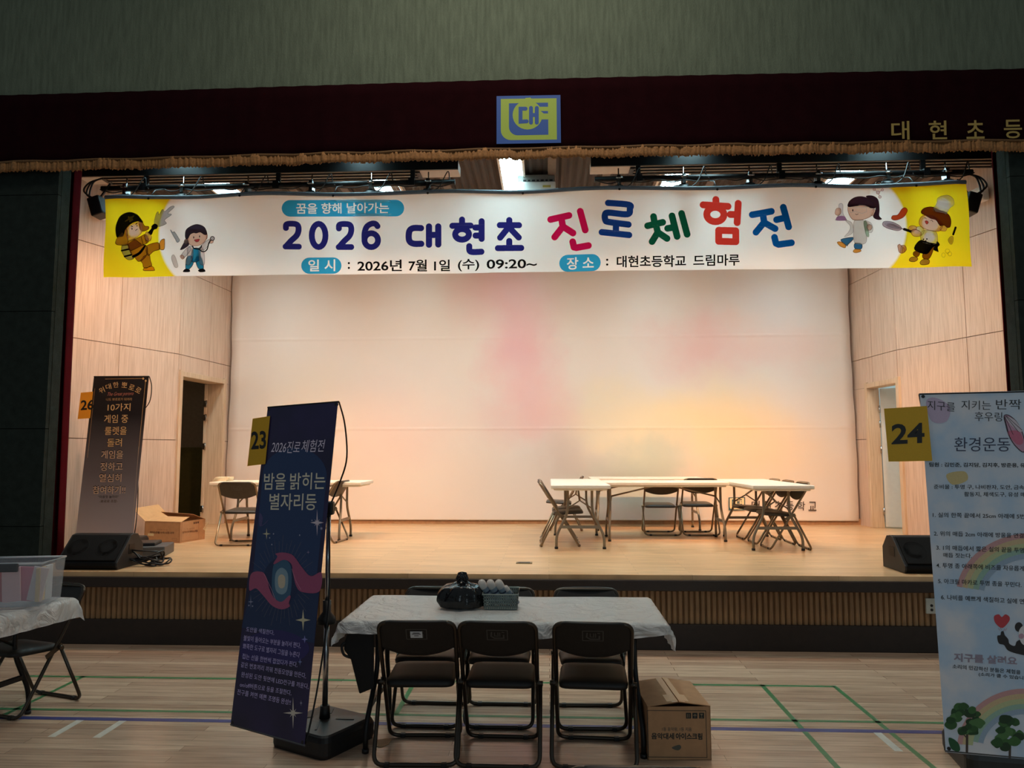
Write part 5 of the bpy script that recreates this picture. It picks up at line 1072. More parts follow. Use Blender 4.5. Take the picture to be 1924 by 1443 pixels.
# ================================================================== STAGE FLOOR THINGS
def monitor(label, x0, x1, y0, h, dep, mirror):
    r = thing('stage_monitor', label, 'speaker', ((x0 + x1) / 2, y0 + dep / 2, ZS)); s = -1 if mirror else 1
    prof = [(0.0, 0.03), (0.02, 0.0), (dep, 0.0), (dep, h * 0.62), (dep * 0.78, h * 0.98), (dep * 0.62, h), (dep * 0.52, h * 0.97), (0.0, 0.06)]
    m = MB(); m.prism([(0, y0 + a, ZS + 0.004 + b) for a, b in prof], (x0 + 0.015, 0, 0), (x1 - 0.015, 0, 0)); m.build('cabinet', mat('monitor_black', '070708', 0.6, noise=0.1, spec=0.25), r, bevel=0.006)
    d = Vector((0, dep * 0.52, h * 0.97 - 0.06)); L = d.length; d.normalize(); n = Vector((0, -d.z, d.y))
    o = Vector(((x0 + x1) / 2, y0, ZS + 0.064)); 
    m = MB(); R_ = Matrix((Vector((1, 0, 0)), d, n)).transposed(); m.box(o + d * L / 2 + n * 0.008, (x1 - x0 - 0.05, L - 0.03, 0.012), R_); m.build('grille', mat('speaker_grille', '070708', 0.75, noise=0.3, nscale=250, bump=0.5, bscale=400, spec=0.2), r, bevel=0.004)
    for q in (-0.26, 0.22):
        m = MB(); c = o + d * L * 0.5 + n * 0.012 + Vector(((x1 - x0) * q, 0, 0)); rot = n.to_track_quat('Z', 'Y').to_matrix()
        m.lathe([(0.0, 0.002), (0.03, 0.003), (0.05, 0.002), (0.09, 0.002), (0.095, 0.0035), (0.1, 0.002)], c, 24, M=rot); m.build('driver', mat('speaker_grille'), r)
    for xx in (x0 + 0.008, x1 - 0.008):
        m = MB(); m.prism([(xx, y0 + a, ZS + 0.002 + b) for a, b in prof], (-0.008, 0, 0), (0.008, 0, 0)); m.build('side_panel', mat('monitor_side', '1a1b1d', 0.5, noise=0.08), r, bevel=0.004)
    xx = x1 + 0.001 if not mirror else x0 - 0.001; sg = 1 if not mirror else -1
    m = MB(); m.box((xx, y0 + dep * 0.55, ZS + h * 0.55), (0.006, 0.1, 0.09)); m.build('handle_recess', M_BLACK, r, bevel=0.01)
xa = atZ(122, 1070, ZS).x; monitor('black wedge stage monitor at the left stage edge with a coil of cable beside it', -4.36, -3.80, 6.50, 0.29, 0.42, False)
monitor('black wedge stage monitor at the right stage edge, half behind the pale sign', 3.00, 3.56, 6.55, 0.29, 0.42, True)
A_, B_ = atZ(258, 1050, ZS), atZ(293, 1045, ZS); r = thing('footlight_box', 'low grey floor light box on the stage behind the left monitor', 'floor light', (A_.x, A_.y, ZS))
m = MB(); m.box((A_.x - 0.1, A_.y + 0.28, ZS + 0.05), (0.5, 0.4, 0.1), Matrix.Rotation(0.25, 3, 'Z')); m.build('casing', M_GREYP, r, bevel=0.01)
m = MB(); m.box((A_.x - 0.14, A_.y + 0.28, ZS + 0.115), (0.36, 0.28, 0.035), Matrix.Rotation(0.25, 3, 'Z')); m.build('lid', mat('monitor_side', '26282a'), r, bevel=0.01)
rnd = random.Random(11); c0 = atZ(262, 1064, ZS); pts = []
for i in range(64):
    a = i * 0.83; rx = 0.17 + rnd.uniform(-0.05, 0.05); ry = 0.08 + rnd.uniform(-0.02, 0.02); k = i / 63
    pts.append((c0.x - 0.03 + k * 0.12 + rx * math.cos(a), c0.y + 0.06 + ry * math.sin(a), ZS + 0.012 + 0.13 * rnd.random() * (1 - abs(2 * k - 1)) + 0.02 * (1 + math.sin(a * 2))))
e = atZ(307, 1052, ZS); pts += [(c0.x + 0.18, c0.y + 0.05, ZS + 0.03), (e.x, e.y, ZS + 0.05), (e.x - 0.03, e.y - .05, ZS + 0.012), (c0.x + 0.16, c0.y - 0.02, ZS + 0.012), (c0.x + 0.05, c0.y - 0.0, ZS + 0.012)]
m = MB(); m.tube([tuple(v) for v in catmull(pts, False, 6)], 0.0075, 6); o = m.build('cable_coil', mat('black_cable', '0c0c0e', 0.35, noise=0.05)); tag(o, 'tangled black cable lying on the stage beside the left monitor', 'cable')
P0 = atZ(985, 1058, ZS); r = thing('floor_outlet', 'small brass floor outlet plate in the middle of the stage', 'outlet', tuple(P0)); m = MB(); m.box(P0 + Vector((0, 0, 0.003)), (0.15, 0.09, 0.006)); m.build('plate', mat('dull_brass', '7d6a48', 0.4, metal=0.6, noise=0.1), r, bevel=0.002); m = MB(); m.box(P0 + Vector((0, 0, 0.007)), (0.11, 0.05, 0.004)); m.build('lid', M_GREYP, r)
P0 = atY(1748, 1138, YB + 0.03); r = thing('wall_outlet', 'white socket plate on the ribbed stage front beside the pale sign', 'outlet', tuple(P0)); m = MB(); m.box((P0.x, YB + 0.02, P0.z), (0.085, 0.02, 0.125)); m.build('plate', mat('outlet_plate', 'b9bdb4', 0.4, noise=0.04), r, bevel=0.004)
m = MB()
for dz in (-0.03, 0.005): m.cyl((P0.x, YB + 0.006, P0.z + dz), (P0.x, YB + 0.012, P0.z + dz), 0.011, n=12)
m.build('socket', M_BLACKP, r)
P0 = atZ(712, 1398, 0); m = MB(); m.prism([P0 + Vector(q) for q in ((-0.03, -0.03, 0), (0.02, -0.05, 0), (0.055, -0.01, 0), (0.06, 0.06, 0), (0.02, 0.08, 0), (-0.02, 0.05, 0))], (0, 0, 0.001), (0, 0, 0.004)); o = m.build('cardboard_scrap', M_CARD); tag(o, 'torn scrap of cardboard on the floor by the sign base', 'cardboard')

# ================================================================== DISPLAY TABLE AT THE LEFT
DTX, DTY, RZ = -3.93, 4.66, math.radians(-11)
ca, sa = math.cos(RZ), math.sin(RZ)
ft = folding_table('plastic-covered folding table at the far left edge', None, -3.93, 4.62, 0, 1.7, 0.58, 0.715, RZ, 0.28, M_BLACK)
cloth('tablecloth', 'clear plastic sheet over the table at the far left edge', -3.93, 4.62, 0.715, 0.852, 0.292, (0.1, 0.12), (0.10, 0.10), RZ, seed=9)
# clear storage box
bc = Vector((-3.255, 4.50, 0.735)); R_ = Matrix.Rotation(math.radians(10), 3, 'Z'); bw, bd_, bh = 0.42, 0.30, 0.255
r = thing('storage_box', 'clear plastic storage box full of pink packets on the far left table', 'storage box', tuple(bc)); M_BOXP = glass('frosted_box_plastic', (0.80, 0.84, 0.88), 0.25, 0.16)
def bxv(x, y, z, tp=1.0): return bc + R_ @ Vector((x * tp, y * tp, z))
m = MB(); tb = 0.93
bot = [bxv(*q, 0, tb) for q in ((-bw / 2, -bd_ / 2), (bw / 2, -bd_ / 2), (bw / 2, bd_ / 2), (-bw / 2, bd_ / 2))]; top = [bxv(*q, bh) for q in ((-bw / 2, -bd_ / 2), (bw / 2, -bd_ / 2), (bw / 2, bd_ / 2), (-bw / 2, bd_ / 2))]
m.add(bot + top, [(0, 1, 2, 3), (0, 1, 5, 4), (1, 2, 6, 5), (2, 3, 7, 6), (3, 0, 4, 7)]); m.build('tub', M_BOXP, r, solid=0.003)
m = MB(); m.tube([bxv(*q, bh) for q in ((-bw / 2, -bd_ / 2), (bw / 2, -bd_ / 2), (bw / 2, bd_ / 2), (-bw / 2, bd_ / 2))], 0.007, 6, True); m.build('rim', glass('frosted_rim', (0.8, 0.84, 0.88), 0.3, 0.7), r)
m = MB(); m.box(bxv(0.02, -bd_ / 2 - 0.008, bh - 0.022), (0.12, 0.016, 0.05), R_); m.build('latch', mat('latch_grey', '4c4f54', 0.5, noise=0.1), r, bevel=0.005)
PK_ = [('e58fa0', 'deep pink'), ('d2565e', 'coral red'), ('f0c0c0', 'cream pink'), ('e07f96', 'rose'), ('e6d6d8', 'white')]
for i in range(5):
    x = -0.155 + i * 0.075; m = MB(); Rt = R_ @ Matrix.Rotation(math.radians((-8, 6, -4, 3, 10)[i]), 3, 'Y'); c = bxv(x, -0.05 + 0.02 * (i % 2), 0.118)
    m.box(c, (0.105 if i < 4 else 0.085, 0.012, 0.205), Rt)
    o = m.build('pink_packet', print_mat(PK_[i][0]), None, bevel=0.003); tag(o, '%s printed packet standing in the clear storage box' % PK_[i][1], 'packet', 'packets in the storage box')
for i in range(2):
    m = MB(); m.box(bxv(0.15, 0.06 - 0.09 * i, 0.115), (0.02, 0.08, 0.2), R_); o = m.build('pink_packet', print_mat(('d8e0e4', 'f0d2a4')[i])); tag(o, ('blue-white packet against the right side of the storage box', 'peach packet against the right side of the storage box')[i], 'packet', 'packets in the storage box')

# ================================================================== STANDING SIGNS
class SignSurf(Surf): pass
def sign(pos, rot, bow, label, bgmat, base_c, base_rz, joint, frame_name, rods=True):
    """0.6 x 1.8 m printed sheet held by bent rods on a pole with a water-filled base"""
    C_ = Vector(pos); M = Euler([math.radians(a) for a in rot], 'XYZ').to_matrix()
    n = M @ Vector((0, -1, 0)); r = thing('standing_sign', label, 'sign', (base_c[0], base_c[1], base_c[2]))
    L = lambda x, z, d=0.0: C_ + M @ Vector((x, d, z))
    m = MB(); m.prism([L(-.3, -.9), L(.3, -.9), L(.3, .9), L(-.3, .9)], n * 0.0, n * -0.0015); sh = m.build('printed_sheet', bgmat, r)
    for z in (-0.895, 0.895):
        m = MB(); m.tube([L(-.302, z, 0.004), L(.302, z, 0.004)], 0.006, 6); m.build('edge_rod', M_GREYP if z < 0 else M_BLACK, r)
    for x in (-.285, .285):
        for z in (-.882, .882):
            m = MB(); m.cyl(L(x, z, -0.002), L(x, z, 0.012), 0.009, n=10); m.build('corner_peg', M_BLACKP, r)
    b = Vector(base_c); j = Vector(joint)
    if rods:
        # base
        m = MB(); Rb = Matrix.Rotation(base_rz, 3, 'Z'); s = 0.21
        def ring(k, z): return [b + Rb @ q + Vector((0, 0, z)) for q in fillet([Vector((-s * k, -s * k, 0)), Vector((s * k, -s * k, 0)), Vector((s * k, s * k, 0)), Vector((-s * k, s * k, 0))], 0.05, True, 4)]
        rg = [ring(0.98, 0.0), ring(1.0, 0.02), ring(1.0, 0.085), ring(0.95, 0.11), ring(0.9, 0.118), ring(0.3, 0.13), ring(0.0, 0.13)]; k = len(rg[0])
        m.add([v for q in rg for v in q], [(i * k + q, i * k + (q + 1) % k, (i + 1) * k + (q + 1) % k, (i + 1) * k + q) for i in range(len(rg) - 1) for q in range(k)] + [tuple(reversed(range(k)))], 0, False); m.build('water_base', mat('sign_base_black', '17181a', 0.42, noise=0.2, nscale=12), r)
        m = MB()
        for q in range(4):
            a = q * PI / 2 + 0.3; m.bar(b + Rb @ Vector((0.07 * math.cos(a), 0.07 * math.sin(a), 0.126)), b + Rb @ Vector((0.17 * math.cos(a + .2), 0.17 * math.sin(a + .2), 0.12)), 0.012, 0.012)
        m.build('base_ribs', M_BLACKP, r)
        m = MB(); m.cyl(b + Vector((0, 0, 0.12)), b + Vector((0, 0, 0.2)), 0.032, 0.026); m.build('pole_socket', M_BLACKP, r)
        m = MB(); m.cyl(b + Vector((0, 0, 0.19)), b + Vector((0, 0, 0.72)), 0.0165, n=14); m.build('lower_pole', M_CHROME, r)
        m = MB(); m.cyl(b + Vector((0, 0, 0.70)), j - Vector((0, 0, 0.03)), 0.013, n=14); m.build('upper_pole', M_CHROME, r)
        m = MB(); m.lathe([(0.0, 0.66), (0.055, 0.66), (0.05, 0.69), (0.024, 0.725), (0.024, 0.79), (0.0, 0.79)], b, 18); m.build('clamp_collar', M_BLACKP, r)
        m = MB(); m.box(j, (0.06, 0.06, 0.08)); m.build('rod_joint', M_BLACKP, r, bevel=0.012)
    for x, z in ((-.3, .895), (.3, .895), (-.3, -.895), (.3, -.895)):
        e = L(x, z, 0.008); mid = (e + j) / 2 + (M @ Vector((0.13 * (1 if x > 0 else -1), 0.10, 0))) * (bow if z > 0 else bow * .7)
        m = MB(); m.tube([tuple(v) for v in catmull([j, j.lerp(mid, 0.55) + (mid - (e + j) / 2) * 0.15, mid, mid.lerp(e, 0.6) + (mid - (e + j) / 2) * 0.2, e], False, 6)], 0.005, 6); m.build('bent_rod', M_BLACK, r)
    return sh, Surf(C_, n), L
# ---- sign 23 : night sky
def night_mat():
    m = bpy.data.materials.new('night_sky_print'); m.use_nodes = True; nt = m.node_tree; N = nt.nodes; L = nt.links; b = N['Principled BSDF']; b.inputs['Roughness'].default_value = 0.5
    tc = N.new('ShaderNodeTexCoord'); no = N.new('ShaderNodeTexNoise'); no.inputs['Scale'].default_value = 2.6; no.inputs['Detail'].default_value = 6; L.new(tc.outputs['Object'], no.inputs['Vector'])
    cr = N.new('ShaderNodeValToRGB'); e = cr.color_ramp.elements; e[0].position = 0.3; e[0].color = (*lin('1b1c38'), 1); e[1].position = 0.72; e[1].color = (*lin('332a5e'), 1); L.new(no.outputs[0], cr.inputs[0]); L.new(cr.outputs[0], b.inputs['Base Color']); return m
P23 = (-1.474, 4.164, 1.035); bb = atZ(610, 1352, 0.12)
r, sf, Lx = sign(P23, (-7.011, -1.093, -30.597), 0.45, 'tall dark blue night-sky sign with pink hands, left of the front table', night_mat(), (bb.x, bb.y, 0), math.radians(-28), (bb.x, bb.y, 1.32), '23')
p = Print(sf); Tn = lambda x, y: (400 + x / 3.9, 730 + y / 3.9)
p.ell(600, 640, 235, 205, '27406e', 0, T=Tn, a0=PI, a1=2 * PI); 
p.poly([(365, 640), (835, 640), (800, 1000), (760, 1400), (290, 1400), (330, 1000)], '27406e', 0, Tn)
Tn2 = lambda x, y: (420 + x / 4.373, 950 + y / 4.373); Tn3 = lambda x, y: (440 + x / 8.02, 1160 + y / 8.02)
p.poly([(235, 640), (800, 560), (745, 1130), (150, 1000)], '20365f', 0, Tn2); p.blob([(180, 1100), (420, 1020), (650, 1090), (700, 1200), (560, 1300), (300, 1290), (150, 1250)], '2f2a6a', 0.5, Tn2)
p.build('sky_panel', r)
p = Print(sf, base=1)
for i in range(44):                                   # sunburst of thin lines
    a = 2 * PI * i / 44; cx, cy = 480, 620; r0, r1 = 200 + 30 * (i % 2), (330, 380, 310, 350)[i % 4]; 
    p.stroke([Tn2(cx + r0 * 0.78 * math.cos(a), cy + r0 * math.sin(a)), Tn2(cx + r1 * 0.72 * math.cos(a) - 12 * math.sin(a), cy + r1 * math.sin(a))], 0.5, '6a6a78', 0, caps=False)
p.ell(475, 620, 150, 190, '1d2f58', 1, T=Tn2)
p.blob([(410, 500), (480, 440), (555, 500), (550, 740), (480, 790), (405, 740)], '3c6688', 2, Tn2); p.blob([(430, 560), (480, 510), (530, 560), (525, 690), (480, 730), (430, 690)], '8aa6b8', 3, Tn2); p.blob([(452, 590), (480, 565), (508, 590), (505, 660), (480, 680), (455, 660)], 'd8c8b0', 4, Tn2)
p.blob([(230, 560), (320, 545), (360, 600), (380, 680), (420, 760), (480, 790), (540, 740), (555, 750), (540, 800), (545, 830), (480, 852), (400, 820), (330, 740), (270, 680), (215, 695)], 'b0587c', 5, Tn2)
p.blob([(808, 550), (720, 580), (650, 510), (600, 440), (560, 400), (490, 385), (430, 395), (445, 420), (415, 470), (425, 480), (500, 445), (560, 480), (575, 560), (600, 660), (650, 710), (790, 705)], 'a8527a', 5, Tn2)
p.stroke([Tn2(335, 560), Tn2(385, 660), Tn2(430, 770)], 0.6, 'd89ab4', 6, smooth=True); p.stroke([Tn2(565, 520), Tn2(600, 620), Tn2(640, 690)], 0.6, 'd89ab4', 6, smooth=True)
p.build('hands_drawing', r)
p = Print(sf, base=2)
def star(cx, cy, rx, ry, T, c, n=4, k=0.16, layer=0):
    q = []; p = Print(sf, base=2 if n == 4 else 3)
    for i in range(2 * n): a = PI / 2 + PI * i / n; f = 1 if i % 2 == 0 else k; q.append((cx + rx * f * math.cos(a), cy - ry * f * math.sin(a)))
    p.poly(q, c, layer, T); p.build('star', r)
star(770, 140, 55, 110, Tn2, 'e4d4e0', 4, 0.15); star(770, 140, 30, 40, Tn2, 'e4d4e0', 8, 0.3); star(806, 188, 14, 16, Tn2, 'b0aac8', 8, 0.4); star(355, 232, 34, 48, Tn2, 'd8d0b0', 4, 0.2); star(655, 940, 62, 90, Tn2, 'd8d0b0', 4, 0.2); star(225, 790, 22, 60, Tn2, '9a9cb8', 4, 0.15); star(697, 383, 14, 18, Tn2, 'b09ac0')
star(890, 1440, 150, 240, Tn3, 'dcd4c8', 4, 0.12); star(890, 1440, 70, 90, Tn3, 'dcd4c8', 8, 0.3); star(1065, 330, 50, 60, Tn3, '8a8cd0', 4, 0.3); star(995, 670, 30, 60, Tn3, '7a8ac0', 4, 0.3); star(1010, 1290, 20, 50, Tn3, 'a0a0b8', 4, 0.3)
for x, y in ((398, 320), (412, 232), (627, 243), (380, 265), (728, 122), (240, 826), (210, 820)): p = Print(sf, base=2); p.ell(x, y, 5, 7, 'a8a8c0', 0, T=Tn2, n=10); p.build('star', r)
p = Print(sf, base=2); p.blob([(300, 60), (325, 100), (318, 160), (370, 115), (345, 150), (300, 170), (292, 120)], '544e80', 0, Tn2)
p.build('crystal_drawing', r)
p = Print(sf, base=2)
p.text('2026진로', Tn(425, 470), Tn(632, 474), 88 / 3.9, 'f0e2f8', 0, 0.002, up=(0.15, -1), shear=0.02); p.text('체험전', Tn(645, 468), Tn(810, 464), 92 / 3.9, 'f0e2f8', 0, 0.002, up=(0.15, -1), shear=0.02)
p.text('밤을', Tn(372, 742), Tn(532, 740), 122 / 3.9, 'efe6d0', 0, 0.008, up=(0.05, -1)); p.text('밝히는', Tn(563, 742), Tn(822, 738), 124 / 3.9, 'efe6d0', 0, 0.008, up=(0.05, -1)); p.text('별자리등', Tn(412, 890), Tn(757, 892), 122 / 3.9, 'efe6d0', 0, 0.008, up=(0.05, -1))
lines = [('도안을 색칠한다,', (180, 215), (600, 270), 76), ('불빛이 들어오는 부분을 눌러서 편다,', (140, 352), (1000, 470), 86), ('뾰족한 도구로 별자리 그림을 누른다', (130, 470), (985, 610), 84), ('접는 선을 한번씩 접었다가 핀다,', (120, 625), (950, 755), 84), ('같은 번호끼리 끼워 전등모양을 만든다,', (100, 752), (1080, 925), 86), ('완성된 도안 뒷면에 LED전구를 끼운다,', (105, 900), (1120, 1085), 84), ('on/off버튼으로 등을 조절한다,', (85, 1050), (860, 1180), 82), ('전구를 켜면 예쁜 조명등 완성!!', (45, 1160), (850, 1325), 84)]
p.build('title_lettering', r)
for t_, a, b, h in lines: p = Print(sf, base=2); p.text(t_, Tn3(*a), Tn3(*b), h / 8.02, 'd6caff', 0, 0.0, up=(0.12, -1)); p.build('text_line', r)
def number_card(root, corners, num, ncorn, hexc, surf, L=None):
    """coloured card taped to the sheet's left edge, corners in pixels on the sheet's plane, pushed a little forward"""
    P4 = [on_plane(x, y, surf.O, surf.n) + surf.n * 0.006 for x, y in corners]; m = MB(); m.prism(P4, (0, 0, 0), surf.n * 0.001); c = m.build('number_card', print_mat(hexc), root.parent)
    p = Print(Surf(surf.O + surf.n * 0.0072, surf.n)); (a, b, h) = ncorn; p.text(num, a, b, h, '0c0b0a', 0, 0.025, up=(0.0 if num != '26' else 0.03, -1)); o = p.build('number', c)
    return c
number_card(r, [(476.5, 787), (509, 782), (500, 872), (466.5, 876)], '23', ((472, 845), (500, 843), 34), 'e4ac10', sf)
# ---- sign 24 : pale blue nature
def sky_mat():
    m = bpy.data.materials.new('pale_sky_print'); m.use_nodes = True; nt = m.node_tree; N = nt.nodes; L = nt.links; b = N['Principled BSDF']; b.inputs['Roughness'].default_value = 0.5
    tc = N.new('ShaderNodeTexCoord'); no = N.new('ShaderNodeTexNoise'); no.inputs['Scale'].default_value = 5; no.inputs['Detail'].default_value = 5; L.new(tc.outputs['Object'], no.inputs['Vector'])
    cr = N.new('ShaderNodeValToRGB'); e = cr.color_ramp.elements; e[0].position = 0.36; e[0].color = (*lin('b6d2ee'), 1); e[1].position = 0.66; e[1].color = (*lin('e4e6ee'), 1); L.new(no.outputs[0], cr.inputs[0]); L.new(cr.outputs[0], b.inputs['Base Color']); return m
P24 = (2.265, 3.942, 1.058)
r, sf, Lx = sign(P24, (-3.861, -0.168, -12.602), 0.4, 'tall pale blue sign with butterfly, panda and trees at the right edge', sky_mat(), (2.36, 4.22, 0), math.radians(-10), (2.36, 4.22, 1.3), '24')
Tr = lambda x, y: (1640 + x / 3.609, 700 + y / 3.609); Tq = lambda x, y: (1740 + x / 4.81, 860 + y / 4.81); Ty = lambda x, y: (1640 + x / 3.975, 1080 + y / 3.975); Tz = lambda x, y: (1740 + x / 8.49, 1130 + y / 8.49)
for pts, c in (([(360, 200), (420, 170), (520, 230), (500, 330), (400, 330)], 'c9b6d2'), ([(500, 690), (620, 670), (640, 730), (540, 760)], 'd8c48a')): p = Print(sf); p.blob(pts, c, 0, Tr); p.build('blossom_drawing', r)
for (cx, cy, rx, ry) in ((1080, 1520, 500, 460), (1129, 1300, 480, 430)):                # rainbows
    p = Print(sf)
    for i, c in enumerate(('d2a0a0', 'd8c096', 'c4cc9c', '9cc0b0', '9cb4cc')):
        T_ = Tr if cx == 1080 else Ty; q = []
        for j in range(25): a = PI + PI * 0.62 * j / 24; q.append(T_(cx + (rx - i * 38) * math.cos(a), cy + (ry - i * 38) * math.sin(a) * (0.9 if T_ is Tr else 1)))
        q = [u for u in q if u[0] > 1745 + (u[1] - 740) * 0.06 and (T_ is Ty and u[1] < 1400 or T_ is Tr and u[1] < 1110)]
        if len(q) > 3: p.stroke(q, 10, c, 0.2 + i * 0.1, caps=False)
    p.build('rainbow_drawing', r)
p = Print(sf, base=2)
p.blob([(890, 295), (920, 290), (970, 330), (1010, 400), (1030, 480), (1020, 540), (960, 490), (920, 420), (900, 350)], 'c99ab4', 0, Tr, '3a2430', 1.6); p.blob([(915, 400), (990, 400), (1020, 470), (985, 490), (940, 450)], 'd0708e', 1, Tr); p.blob([(900, 300), (960, 320), (1010, 390), (990, 400), (930, 350)], 'd8ccd8', 1, Tr)
for a, b in (((895, 300), (950, 420)), ((900, 295), (985, 400)), ((905, 295), (1010, 390)), ((893, 305), (930, 450))): p.stroke([Tr(*a), Tr(*b)], 0.9, '2c1c26', 2)
p.build('butterfly_drawing', r)
p = Print(sf, base=2)
p.blob([(905, 310), (940, 295), (962, 315), (990, 295), (1020, 315), (1015, 350), (965, 397), (915, 360)], 'c8414c', 0, Ty)
for a, b in (((935, 400), (950, 415)), ((950, 395), (962, 412)), ((985, 405), (975, 420)), ((1000, 400), (988, 418))): p.stroke([Ty(*a), Ty(*b)], 0.6, 'b06a78', 0)
p.blob([(930, 455), (952, 450), (958, 425), (975, 422), (985, 450), (1010, 480), (1020, 515), (1060, 530), (1085, 490), (1200, 470), (1200, 600), (1090, 592), (1010, 565), (980, 525), (945, 515), (932, 490)], '262022', 0, Ty)
p.ell(1090, 390, 30, 36, '262022', 0, T=Ty); p.blob([(1088, 450), (1100, 400), (1140, 375), (1240, 380), (1270, 460), (1200, 530), (1120, 520)], 'e8e6ea', 1, Ty); p.ell(1108, 458, 20, 20, 'c9a0b4', 2, T=Ty); p.ell(1150, 420, 22, 26, '262022', 2, rot=0.4, T=Ty); p.ell(1215, 420, 22, 26, '262022', 2, T=Ty); p.ell(1180, 465, 12, 9, '262022', 2, T=Ty)
p.build('panda_drawing', r)
rnd = random.Random(5)
for cx, cy, base in ((690, 1080, 1325), (1010, 1170, 1370), (1300, 1200, 1400)):
    p = Print(sf, base=2); p.stroke([Ty(cx + 14, cy + 60), Ty(cx + 12, base)], 4.5, '4a3c34', 0, caps=False); p.stroke([Ty(cx + 12, cy + 140), Ty(cx - 30, cy + 90)], 2, '4a3c34', 0)
    for i in range(26):
        a = rnd.uniform(0, 2 * PI); q = math.sqrt(rnd.random()); x = cx + 115 * q * math.cos(a); y = cy + 110 * q * math.sin(a) + 10; rr_ = rnd.uniform(24, 46)
        p.blob([(x + rr_ * (0.8 + 0.4 * rnd.random()) * math.cos(t * PI / 4), y + rr_ * 0.8 * (0.8 + 0.4 * rnd.random()) * math.sin(t * PI / 4)) for t in range(8)], ('1f4a22', '2c5a2a', '3a6a34', '4c7a44', '1a3e1e')[i % 5], 0.4 + i * 0.05, Ty, n=3)
    p.build('tree_drawing', r)
p = Print(sf, base=2); p.blob([(565, 1220), (600, 1225), (640, 1260), (650, 1310), (620, 1318), (580, 1290)], '1f5a34', 2, Ty); p.build('leaf_drawing', r)
K = '191d22'
def tz(s_, a, b, h, T, k, c=K, bo=0.008):
    p = Print(sf, base=4); p.text(s_, T(*a), T(*b), h / k, c, 0, bo, up=(0, -1)); p.build('text_line', r)
tz('지구를', (370, 250), (556, 266), 62, Tr, 3.609, bo=-0.004); tz('지키는', (600, 250), (800, 254), 62, Tr, 3.609, bo=-0.004); tz('반짝', (835, 250), (1005, 250), 68, Tr, 3.609, bo=-0.004); tz('후우링', (690, 328), (876, 332), 62, Tr, 3.609, bo=-0.004)
tz('환경운동', (552, 535), (930, 535), 96, Tr, 3.609, '2a3352', -0.002)
tz('팀원 : 김민준, 김지담, 김지후, 방준용, 유', (28, 84), (895, 90), 42, Tq, 4.81, bo=0.02); tz('준비물 : 투명 구, 나비판자, 도안, 금속', (70, 284), (885, 290), 42, Tq, 4.81); tz('활동지, 채색도구, 유성 매', (343, 352), (895, 356), 44, Tq, 4.81)
tz('1. 실의 한쪽 끝에서 25cm 아래에 5번', (60, 538), (890, 553), 44, Tq, 4.81); tz('2. 위의 매듭 2cm 아래에 방울을 연결', (70, 706), (882, 726), 44, Tq, 4.81); tz('3. 1의 매듭에서 짧은 실의 끝을 투명', (92, 834), (885, 860), 46, Tq, 4.81); tz('매듭 짓는다.', (155, 900), (412, 908), 42, Tq, 4.81)
tz('4. 투명 종 아래쪽에 비즈를 자유롭게', (92, 994), (885, 1025), 46, Tq, 4.81); tz('5. 아크릴 마카로 투명 종을 꾸민다.', (108, 1136), (862, 1172), 46, Tq, 4.81); tz('6. 나비를 예쁘게 색칠하고 실에 연', (135, 1282), (885, 1324), 48, Tq, 4.81)
tz('지구를 살려요', (440, 955), (1450, 1020), 135, Tz, 8.49, '9a8ea0', 0.03); tz('소리의 민감하신 분들은 체험을', (420, 1068), (1505, 1165), 70, Tz, 8.49, '23272a', 0.012); tz('(소리가 클 수 있습니다)', (838, 1198), (1660, 1268), 70, Tz, 8.49, '23272a', 0.012)
number_card(r, [(1660.5, 768), (1741, 763), (1751, 866), (1669, 867.5)], '24', ((1675, 835), (1737, 832), 38), 'd8a808', sf)
# ---- sign 26 : dark film poster on the stage
def dusk_mat():
    m = bpy.data.materials.new('dusk_print'); m.use_nodes = True; nt = m.node_tree; N = nt.nodes; L = nt.links; b = N['Principled BSDF']; b.inputs['Roughness'].default_value = 0.4
    tc = N.new('ShaderNodeTexCoord'); sp = N.new('ShaderNodeSeparateXYZ'); L.new(tc.outputs['Object'], sp.inputs[0]); rg = N.new('ShaderNodeMapRange'); rg.inputs[1].default_value = 0.0; rg.inputs[2].default_value = 1.8; L.new(sp.outputs[2], rg.inputs[0])
    cr = N.new('ShaderNodeValToRGB'); e = cr.color_ramp.elements; e[0].position = 0.1; e[0].color = (*lin('a49ca0'), 1); e[1].position = 0.8; e[1].color = (*lin('1e1c1e'), 1); q = e.new(0.45); q.color = (*lin('6a6264'), 1); L.new(rg.outputs[0], cr.inputs[0]); L.new(cr.outputs[0], b.inputs['Base Color']); return m
P26 = (-4.639, 7.768, 1.585)
r, sf, Lx = sign(P26, (-6.792, -0.112, 2.782), 0.7, 'tall grey and black sign with gold lettering on the stage left, behind the monitor', dusk_mat(), (-4.62, 7.98, ZS), 0.1, (-4.62, 7.98, 1.95), '26')
Tp = lambda x, y: (140 + x / 9.02, 700 + y / 9.02); To = lambda x, y: (140 + x / 8.487, 840 + y / 8.487); GO, GO2 = 'd8b078', 'c09868'
p = Print(sf, base=1)
p.stroke([Tp(520, 110), Tp(1170, 100)], 0.5, GO, 0); p.stroke([Tp(1205, 140), Tp(1075, 1443)], 0.6, GO, 0); p.stroke([Tp(345, 270), Tp(220, 1443)], 0.5, GO2, 0); p.stroke([To(1025, 0), To(915, 1380)], 0.7, 'b4a08a', 0)
for x, y in ((1165, 102), (1208, 140)): p.poly([(x, y - 22), (x + 20, y), (x, y + 22), (x - 20, y)], GO, 1, Tp)
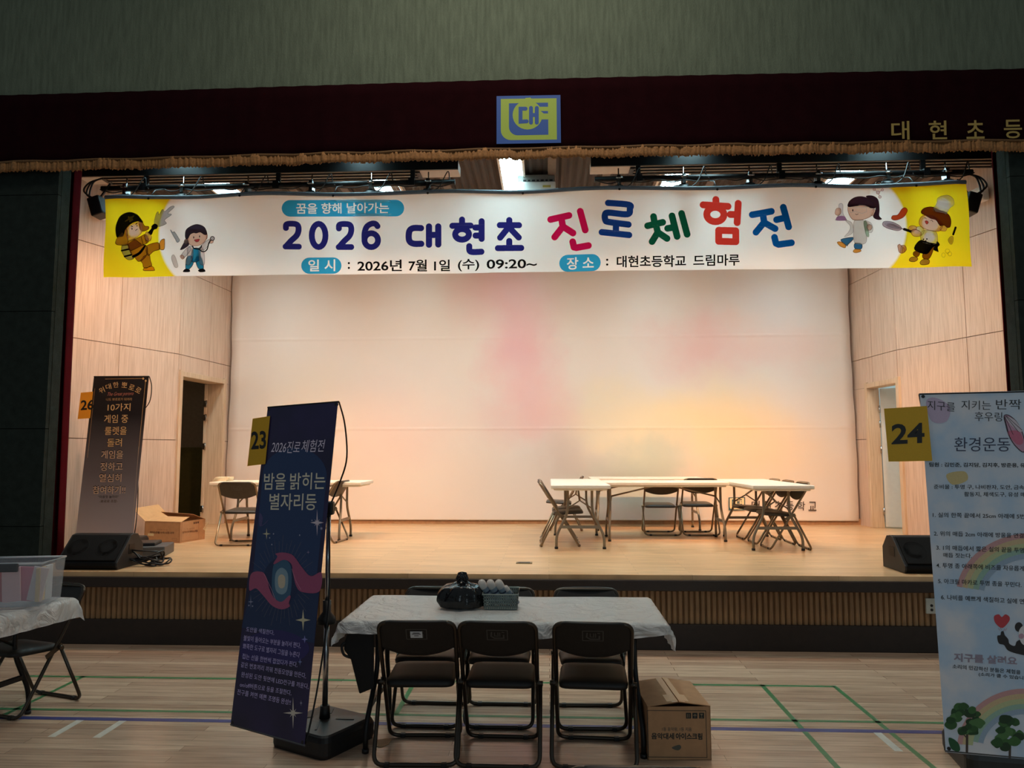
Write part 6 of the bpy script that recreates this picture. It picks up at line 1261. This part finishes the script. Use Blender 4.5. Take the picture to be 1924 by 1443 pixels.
for ch, x, y, a in (('위', 500, 300, -.42), ('대', 600, 240, -.25), ('한', 710, 208, -.08), ('뽀', 838, 212, .12), ('로', 945, 252, .3), ('로', 1040, 300, .5)):
    c, s_ = math.cos(a), math.sin(a); A = (x - 48 * c - 45 * s_ * -1, y - 48 * s_ + 45 * c); B2 = (A[0] + 92 * c, A[1] + 92 * s_); p.text(ch, Tp(*A), Tp(*B2), 92 / 9.02, GO, 0, 0.0, up=(s_, -c))
p.build('title_lettering', r); p = Print(sf, base=1); p.text('The Great pororo', Tp(540, 415), Tp(985, 400), 80 / 9.02, 'c07868', 0, -0.004, up=(0.2, -1), shear=0.03); p.text('나도 뽀로로가 되어라', Tp(535, 482), Tp(975, 476), 50 / 9.02, GO2, 0, 0.0, up=(0.06, -1)); p.build('subtitle_lettering', r)
for t_, a, b, h, T, k in (('10가지', (560, 656), (945, 650), 130, Tp, 9.02), ('게임 중', (500, 856), (905, 852), 140, Tp, 9.02), ('룰렛을', (510, 1058), (882, 1054), 140, Tp, 9.02), ('돌려', (552, 1258), (800, 1254), 140, Tp, 9.02), ('게임을', (425, 185), (772, 183), 130, To, 8.487), ('정하고', (412, 378), (765, 374), 130, To, 8.487), ('열심히', (392, 558), (745, 556), 130, To, 8.487), ('참여하기!!', (290, 748), (808, 745), 126, To, 8.487)):
    A, B2 = T(*a), T(*b); p = Print(sf, base=1); p.text(t_, (A[0], A[1] - 1.6), (B2[0], B2[1] - 1.6), h / k, '2a2422', 0, 0.012, up=(0.05, -1)); p.text(t_, A, B2, h / k, GO if T is Tp else 'd0b090', 1.5, 0.004, up=(0.05, -1)); p.build('text_line', r)
p = Print(sf, base=1)
p.text('"마음껏 놀아라"', To(378, 818), To(705, 814), 46 / 8.487, '3a302c', 0, 0.01, up=(0.05, -1)); p.text('-뽀로로 조합-', To(400, 886), To(688, 884), 44 / 8.487, '5a4634', 0, 0.01, up=(0.05, -1)); p.build('lettering', r)
number_card(r, [(152.5, 738), (175.5, 736), (170, 786), (146.5, 787.5)], '26', ((151.5, 771), (175.5, 769.5), 19), 'e8981c', sf)
print('TOTAL', len(bpy.data.objects))
